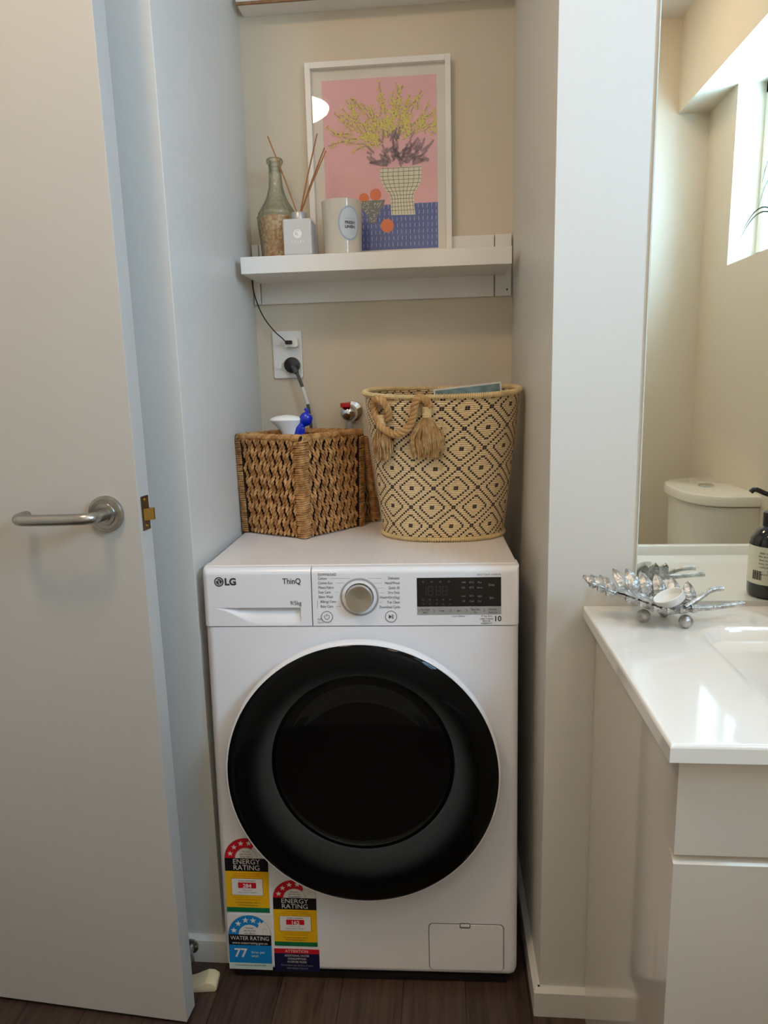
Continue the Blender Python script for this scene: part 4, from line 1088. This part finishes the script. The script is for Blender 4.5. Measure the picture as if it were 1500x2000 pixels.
# rope handle and tassels on the outside, front left
def surf(x, z, off):                                # a point on the front of the basket wall at world x, height z
    lo, hi = PI, 1.5 * PI
    t_ = z / BH
    lo, hi = PI, 2 * PI
    for _ in range(40):
        m_ = (lo + hi) / 2
        if ringpt(m_, t_, off).x + BC.x < x: lo = m_
        else: hi = m_
    p = ringpt((lo + hi) / 2, t_, off); p.z = z; return p
def twist(g, path, R_, r_, strands, pitch, m, n=6):
    path = [Vector(p) for p in path]; Ls = [0]
    for i in range(1, len(path)): Ls.append(Ls[-1] + (path[i] - path[i - 1]).length)
    for s_ in range(strands):
        pts = []; nr = None
        for i, p in enumerate(path):
            t_ = (path[min(i + 1, len(path) - 1)] - path[max(i - 1, 0)]).normalized()
            if nr is None: nr = (Vector((0, 1, 0)) - t_ * t_.y).normalized()
            nr = (nr - t_ * nr.dot(t_)).normalized(); bn = t_.cross(nr)
            a = 2 * PI * (Ls[i] / pitch + s_ / strands); pts.append(p + (nr * math.cos(a) + bn * math.sin(a)) * R_)
        g.tube(pts, r_, m, n)
g = G()
rp_ = spline([surf(.050, .262, .004), surf(.047, .288, .012), surf(.032, .305, .015), surf(.018, .297, .013), surf(.022, .270, .012), surf(.035, .247, .014), surf(.064, .233, .016), surf(.088, .244, .016), surf(.101, .268, .014), surf(.106, .295, .014), surf(.114, .306, .012), surf(.128, .300, .010), surf(.134, .286, .006)], 14)
twist(g, rp_, .0042, .0044, 3, .030, jute_m, 8); g.build('rope_handle', st)
def tassel(x, z, ln, wd, seed, ks):
    r_ = random.Random(seed); top = surf(x, z, .008)
    g = G()
    for k in range(5): g.tube([top + Vector((.0075 * math.cos(a), .0065 * math.sin(a), .007 - .0042 * k)) for a in [2 * PI * q / 10 for q in range(10)]], .0026, straw_m, 5, closed=True)
    w = g.build('tassel_binding', st)
    g = G()
    for k in range(ks):
        a = 2 * PI * r_.random(); q = math.sqrt(r_.random())
        sxx = q * math.cos(a); syy = q * math.sin(a)
        L_ = ln * r_.uniform(.82, 1.05); pts = []; w1, w2 = r_.uniform(0, 6), r_.uniform(0, 6)
        for i in range(12):
            t_ = i / 11; sp_ = (.18 + .82 * math.sin(min(1, t_ * 1.45) * PI / 2)) * (1 - .18 * max(0, t_ - .7) / .3)
            zz = z - .010 - L_ * t_
            base = surf(x + wd * sxx * sp_ + (.0015 * math.sin(9 * t_ + w1)), max(.03, zz), .010 + .010 * syy * sp_ + .0015 * math.sin(8 * t_ + w2)); pts.append(base)
        g.tube(pts, [.0015] * 10 + [.0012, .0006], jute2_m if k % 3 else jute_m, 4)
    g.build('tassel', st)
tassel(.129, .278, .084, .037, 3, 190); tassel(.034, .262, .075, .022, 5, 110)

# card in the basket
cm = thing('magazine', 'white-edged blue-print card poking out of the patterned basket', 'card', (.2265, .318, MT + .2010), 0)
g = G(); Mc = RY(-.09) @ RX(-.02)
g.box(-.075, .075, 0, .0015, -.10, .1265, sticker_w, M=Mc); g.box(-.071, .071, -.0006, -.0002, -.096, .1225, mat('card_blue_print', S(120, 150, 160), .5, var=.3, vscale=30), M=Mc); cm_o = g.build('printed_card', cm)

# ------------------------------------------------------------------ vanity, mirror, things beside the basin
vn = thing('vanity_cabinet', 'glossy off-white two-drawer vanity cabinet under the basin top', 'vanity cabinet', (0, 0, 0))
g = G()
g.box(.4200, .4380, -.5085, YW - .002, .0, .801, gloss_m, .0006, 2); g.box(1.067, 1.085, -.5085, YW - .002, .0, .801, gloss_m, .0006, 2)
g.box(.4385, 1.0665, -.5085, YW - .002, .05, .068, gloss_m); g.box(.4385, 1.0665, YW - .018, YW - .002, .068, .801, gloss_m)
g.box(.4385, 1.0665, -.500, -.490, .0, .050, gloss_m); g.box(.4385, 1.0665, -.5085, -.470, .662, .680, gloss_m); g.build('carcass', vn)
def dfront(z0, z1, nm, bevtop):
    g = G(); y0, y1 = -.5280, -.5100
    pr_ = [(y1, z0), (y0, z0), (y0, z1 - (.004 if bevtop else 0)), (y0 + (.004 if bevtop else 0), z1), (y1, z1)]
    if bevtop: pr_ = [(y1, z0), (y0, z0), (y0, z1 - .003), (y0 + .010, z1 + .004), (y1, z1 + .004)]
    g.prism([(y, z) for y, z in pr_], .4145, 1.082, gloss_m, frame((0, 0, 0), (0, 1, 0), (0, 0, 1), (1, 0, 0)))
    o = g.build(nm, vn); return o
dfront(.676, .797, 'drawer', False); dfront(.012, .667, 'drawer', True)
# basin top
ZV = .8217
g = G()
X0, X1, Y0, Y1 = .397, 1.088, -.549, YW - .0005
BX0, BX1, BY0, BY1 = .545, .975, -.530, -.188
def bas(u, v):
    x = X0 + (X1 - X0) * u; y = Y0 + (Y1 - Y0) * v
    cx_, cy_ = (BX0 + BX1) / 2, (BY0 + BY1) / 2; hx_, hy_ = (BX1 - BX0) / 2, (BY1 - BY0) / 2; r_ = .05
    qx, qy = abs(x - cx_) - hx_ + r_, abs(y - cy_) - hy_ + r_
    sd = min(max(qx, qy), 0) + math.hypot(max(qx, 0), max(qy, 0)) - r_
    t_ = max(0, min(1, -sd / .036)); dep = .095 * (t_ * t_ * (3 - 2 * t_)) ** .8
    e = min(x - X0, X1 - x, y - Y0, 1.0); rim = 0
    if e < .004: rim = .004 - math.sqrt(max(0, .004 ** 2 - (.004 - e) ** 2))
    return (x, y, ZV - dep - rim)
us = sorted(set([0, .001, .002, .004, .006, .994, .996, .998, .999, 1] + [i / 120 for i in range(121)])); vs_ = sorted(set([0, .001, .002, .004, .008] + [i / 90 for i in range(91)]))
n = len(vs_)
g.add([bas(u, v) for u in us for v in vs_], [(i * n + j, (i + 1) * n + j, (i + 1) * n + j + 1, i * n + j + 1) for i in range(len(us) - 1) for j in range(n - 1)], ceram_m, True)
zb = ZV - .0205
pa = [(X0, Y0), (X1, Y0), (X1, Y1), (X0, Y1)]
for i in range(4):
    (xa, ya), (xb, yb_) = pa[i], pa[(i + 1) % 4]
    g.add([(xa, ya, ZV - .004), (xb, yb_, ZV - .004), (xb, yb_, zb), (xa, ya, zb)], [(3, 2, 1, 0)], ceram_m)
g.add([(X0, Y0, zb), (X1, Y0, zb), (X1, Y1, zb), (X0, Y1, zb)], [(3, 2, 1, 0)], ceram_m)
tag(g.build('basin_top'), 'glossy white basin top with a sunken rectangular basin', 'basin')
mr = thing('wall_mirror', 'tall frameless mirror above the basin reflecting toilet and window', 'mirror', (0, 0, 0))
g = G(); g.box(.4805, 1.085, YW - .0050, YW - .0002, .8315, 2.05, mirredge_m); g.build('mirror_backing', mr)
g = G(); g.poly([(.4822, YW - .0052, .8330), (1.0835, YW - .0052, .8330), (1.0835, YW - .0052, 2.0485), (.4822, YW - .0052, 2.0485)], mirror_m); g.build('mirror_glass', mr)

# silver fern leaf dish
fd = thing('leaf_dish', 'silver fern-leaf dish on ball feet beside the mirror', 'dish', (.505, -.172, ZV))
def rib(s_):                                       # centre rib in local coordinates, tip at left
    x = -.110 + .160 * s_
    z = .050 - .046 * math.sin(min(1, s_ * 1.15) * PI / 2) ** 1.2 + .018 * max(0, s_ - .6) ** 1.3 * 2
    return Vector((x, .010 - .018 * s_, z + .012))
g = G(); g.tube([rib(k / 24) for k in range(25)], [.0022 + .0028 * (k / 24) for k in range(25)], pewter_m, 8)
def leaflet(g, base, dirv, upv, L_, w):
    n = 16; side_ = dirv.cross(Vector((0, 0, 1))).normalized()
    P_ = []
    for i in range(n + 1):
        t_ = i / n; c = base + dirv * (L_ * t_) + Vector((0, 0, 1)) * (upv * L_ * t_ ** 1.6)
        hw = w * (math.sin(PI * min(1, t_ * .92 + .08)) ** .7) * (1 - .35 * t_) + .0004
        sc_ = .0006 * math.sin(t_ * 60)
        P_.append((c - side_ * (hw + sc_) + Vector((0, 0, .0030 * hw / w)), c - side_ * hw * .5 + Vector((0, 0, .0008 + sc_)), c - Vector((0, 0, .0012)), c + side_ * hw * .5 + Vector((0, 0, .0008 + sc_)), c + side_ * (hw + sc_) + Vector((0, 0, .0030 * hw / w))))
    vs = [p for r_ in P_ for p in r_] + [p - Vector((0, 0, .0022)) for r_ in P_ for p in r_]
    o_ = 5 * (n + 1)
    fs = [(5 * i + j, 5 * i + j + 1, 5 * i + j + 6, 5 * i + j + 5) for i in range(n) for j in range(4)]
    fs += [(o_ + 5 * i + j, o_ + 5 * i + j + 5, o_ + 5 * i + j + 6, o_ + 5 * i + j + 1) for i in range(n) for j in range(4)]
    for i in range(n):
        fs += [(5 * i, 5 * i + 5, o_ + 5 * i + 5, o_ + 5 * i), (5 * i + 4, o_ + 5 * i + 4, o_ + 5 * i + 9, 5 * i + 9)]
    g.add(vs, fs, pewter_m, True)
g.build('centre_rib', fd)
g = G()
def shell(u, v):
    q = rib(.22 + .74 * u); hw = .030 * math.sin(PI * min(1, .12 + .80 * u)) ** .8; y_ = (v - .5) * 2
    return Vector((q.x, q.y + y_ * hw, q.z + .0005 + .014 * abs(y_) ** 2.2 * (hw / .03) + .0006 * math.sin(u * 70 + abs(y_) * 9)))
g.grid(shell, 40, 17, pewter_m); g.grid(lambda u, v: shell(u, v) - Vector((0, 0, .0030)), 40, 17, pewter_m, flip=True); g.build('dish_bowl', fd)
def leaf2(g, base, dirv, wid, L_, w):
    n = 18; nn = dirv.cross(wid).normalized(); P_ = []
    for i in range(n + 1):
        t_ = i / n; c = base + dirv * (L_ * t_) + nn * (-.006 * math.sin(t_ * PI) * (L_ / .04))
        hw = w * max(0, math.sin(PI * (.18 + .82 * t_))) ** .75 + .0005
        r_ = .0007 * math.sin(t_ * 75)
        P_.append([c + wid * hw * q_ + nn * (z_ + (r_ if abs(q_) > .1 else 0)) for q_, z_ in ((-1, .0012), (-.55, 0), (0, -.0022), (.55, 0), (1, .0012))])
    m_ = len(P_); vs = [p for r_ in P_ for p in r_] + [p + nn * .0024 for r_ in P_ for p in r_]; o_ = 5 * m_
    fs = [(5 * i + j, 5 * i + j + 1, 5 * i + j + 6, 5 * i + j + 5) for i in range(n) for j in range(4)]
    fs += [(o_ + 5 * i + j, o_ + 5 * i + j + 5, o_ + 5 * i + j + 6, o_ + 5 * i + j + 1) for i in range(n) for j in range(4)]
    for i in range(n): fs += [(5 * i, 5 * i + 5, o_ + 5 * i + 5, o_ + 5 * i), (5 * i + 4, o_ + 5 * i + 4, o_ + 5 * i + 9, 5 * i + 9)]
    fs.append((0, o_, o_ + 1, o_ + 2, o_ + 3, o_ + 4, 4, 3, 2, 1))
    g.add(vs, fs, pewter_m, True)
NL = 9
for k in range(NL):
    f = k / (NL - 1)
    for sgn in (1, -1):
        u = max(0, (f - .25) / .75); b0 = shell(.04 + .92 * u, .5 + .46 * sgn) if f > .25 else rib(.04 + .7 * f)
        b0 = b0 - Vector((0, 0, .002))
        L_ = (.016 + .030 * math.sin(PI * min(1, .12 + .62 * f))) * (1 if sgn > 0 else .62)
        dv = Vector((-.55 + .62 * f, .48, .40 + .45 * f)) if sgn > 0 else Vector((-.75 + .45 * f, -.62, .22))
        dv.normalize(); wd = Vector((1, 0, 0)) - dv * dv.x; wd.normalize()
        g = G(); leaf2(g, b0, dv, wd, L_, .0062 + .0036 * min(1, f * 1.8)); g.build('leaflet', fd)
e = rib(1)
g = G(); g.tube(spline([e - Vector((.012, 0, 0)), e + Vector((.02, 0, .001)), e + Vector((.045, .002, .004)), e + Vector((.068, .003, .0065))], 6), [.0055, .0052, .005, .005, .0048, .0045, .0042, .004, .004, .004, .004, .004, .004, .0042, .0044, .0046, .0048, .0050, .0046], pewter_m, 10); g.build('stem', fd)
g = G(); g.tube(spline([e - Vector((.020, -.004, 0)), e + Vector((.004, .012, .012)), e + Vector((.024, .022, .022)), e + Vector((.044, .026, .024))], 6), .0042, pewter_m, 10); g.build('stem', fd)
for fx, fy in ((-.030, .004), (.026, -.022), (.010, .030)):
    g = G(); g.lathe([(.0105 * math.sin(PI * q / 12), .0105 - .0105 * math.cos(PI * q / 12)) for q in range(13)], pewter_m, 24, TR(fx, fy, .0)); g.build('ball_foot', fd)
tl = G(TR(.512, -.174, ZV + .0400) @ RY(-.46))
tl.lathe([(0, -.006), (.0205, -.006), (.0225, -.004), (.0235, .0065), (.0228, .0075), (.0215, .0065), (.0208, -.002), (0, -.0025)], white_m, 40)
tag(tl.build('small_round_cup'), 'shallow round white cup tilted in the silver leaf dish', 'cup')

# black soap bottle (its reflection shows in the mirror)
so = thing('soap_bottle', 'black pump soap bottle with cream label, reflected in the mirror', 'soap bottle', (.7270, -.1600, ZV))
g = G(); g.lathe([(0, 0), (.030, 0), (.0345, .004), (.0355, .012), (.0355, .090), (.0335, .102), (.026, .116), (.0165, .124), (.0150, .132), (0, .132)], soap_m, 48); g.build('bottle', so)
g = G(); g.lathe([(.0170, .124), (.0172, .146), (.0165, .148), (.0060, .148), (.0055, .172), (0, .172)], black_m, 32)
g.lathe([(0, .168), (.0095, .168), (.0098, .180), (.0085, .182), (0, .182)], black_m, 24)
g.tube(spline([(-.004, 0, .177), (-.018, .002, .181), (-.034, .004, .188), (-.040, .004, .188), (-.044, .004, .184)], 6), .0042, black_m, 10); g.build('pump', so)
g = G(); g.lathe([(.0358, .026), (.0358, .092)], soaplab_m, 48)
def wrap(th0):
    def f(i0):
        for i in range(i0, len(g.v)):
            p = g.v[i]; a = th0 + p.x / .0362; g.v[i] = Vector((.0362 * math.cos(a), .0362 * math.sin(a), p.y))
    return f
i0 = len(g.v)
lines_ = ['Directions: apply', 'to wet hands and', 'lather, rinse well', 'Ingredients: aqua', 'glycerin, parfum', 'citric acid', 'Made in Australia', '500 ml']
for k, t_ in enumerate(lines_): g.text(t_, .0052, -.0, .082 - k * .0062, 0, soapink_m, sx=.9)
for k in range(12): g.box(.026 + k * .0014, .026 + k * .0014 + (.0009 if k % 3 else .0005), .034, .050, 0, .00005, black_m)
wrap(PI * .52)(i0)
i0 = len(g.v)
for k in range(9): g.text('natural hand wash', .0042, 0, .086 - k * .005, 0, soapink_m, 'CENTER', sx=.8)
wrap(-PI / 2)(i0)
g.build('label', so)

# ------------------------------------------------------------------ toilet and window plant (seen in the mirror)
tt_ = thing('toilet', 'white toilet with rounded cistern lid, seen in the mirror', 'toilet', (XWIN, -1.225, 0))
def dshape(w, dpt, r, n=14):                       # flat at the wall (x=0), rounded towards the room
    pts = [(0, -w / 2), (-dpt * .35, -w / 2)]
    for k in range(n + 1):
        a = -PI / 2 - PI * k / n
        pts.append((-dpt * .35 + dpt * .65 * math.cos(a) * (abs(math.cos(a)) ** -.12 if abs(math.cos(a)) > .01 else 1), w / 2 * math.sin(a) * (abs(math.sin(a)) ** -.25 if abs(math.sin(a)) > .01 else 1)))
    pts += [(-dpt * .35, w / 2), (0, w / 2)]
    return pts
def loft(g, secs, m):
    n = len(secs[0][0]); vs = [(x, y, z) for pts, z in secs for x, y in pts]
    fs = [(k * n + i, k * n + (i + 1) % n, (k + 1) * n + (i + 1) % n, (k + 1) * n + i)[::-1] for k in range(len(secs) - 1) for i in range(n)]
    fs += [list(range(n)), [(len(secs) - 1) * n + i for i in range(n)][::-1]]
    g.add(vs, fs, m, True)
g = G(); loft(g, [(dshape(.34, .155, 0), .40), (dshape(.37, .170, 0), .46), (dshape(.385, .178, 0), .70), (dshape(.388, .180, 0), .812)], toilet_m)
o = g.build('cistern', tt_)
g = G(); loft(g, [(dshape(.398, .190, 0), .815), (dshape(.405, .195, 0), .819), (dshape(.405, .195, 0), .838), (dshape(.400, .192, 0), .845), (dshape(.380, .180, 0), .849)], toilet_m); ld = g.build('cistern_lid', tt_)
g = G(); g.lathe([(.024, .849), (.024, .853), (.021, .855), (0, .855)], chrome_m, 32, TR(-.085, 0, 0), sx=1, sy=1.2); g.build('flush_button', ld)
def egg(w, x0, x1, n=32): return [((x0 + x1) / 2 + (x1 - x0) / 2 * math.cos(2 * PI * i / n), w / 2 * math.sin(2 * PI * i / n) * (1 + .12 * math.cos(2 * PI * i / n))) for i in range(n)]
g = G(); loft(g, [(egg(.24, -.46, -.02), 0), (egg(.23, -.46, -.02), .12), (egg(.30, -.58, -.02), .28), (egg(.355, -.64, -.02), .385), (egg(.36, -.645, -.02), .40)], toilet_m); g.build('bowl', tt_)
g = G(); loft(g, [(egg(.365, -.65, -.19), .403), (egg(.37, -.655, -.19), .410), (egg(.37, -.655, -.19), .428), (egg(.34, -.635, -.20), .438)], white_m); g.build('seat_lid', tt_)

pn = thing('spiky_plant', 'spiky dark-leaved plant on the window sill, leaf tips seen in the mirror', 'plant', (XWIN + .04, -1.10, WZ0))
g = G(); g.lathe([(0, 0), (.028, 0), (.038, .06), (.040, .075), (.036, .075), (.034, .065), (0, .065)], pot_m, 28); g.build('pot', pn)
g = G(); rl = random.Random(2)
for k in range(30):
    a = 2 * PI * k / 30 + rl.uniform(-.1, .1); L_ = rl.uniform(.10, .22); lift = rl.uniform(.05, .26)
    if abs(math.cos(a)) > .5: L_ *= .35
    if math.sin(a) > -.3 and k % 2: lift += .03
    pts = []; w = []
    for i in range(14):
        t_ = i / 13; pts.append((math.cos(a) * L_ * t_ * .9, math.sin(a) * L_ * t_ * 1.0, .065 + lift * math.sin(t_ * PI * .62) - .10 * t_ ** 2.5)); w.append(.0030 * (1 - t_) ** .7 + .0004)
    g.tube(pts, w, leaf_m, 5)
g.build('leaves', pn)

# put every thing's Empty at its own base
def rebase(o, loc):
    d = Vector(loc) - o.location; o.location = loc
    for c in o.children: c.location = Vector(c.location) - d
rebase(vn, (.75, -.30, 0)); rebase(mr, (.78, YW, .8315)); rebase(sh, (.01, YB, 1.40)); rebase(ts, (.014, YB, 2.064))
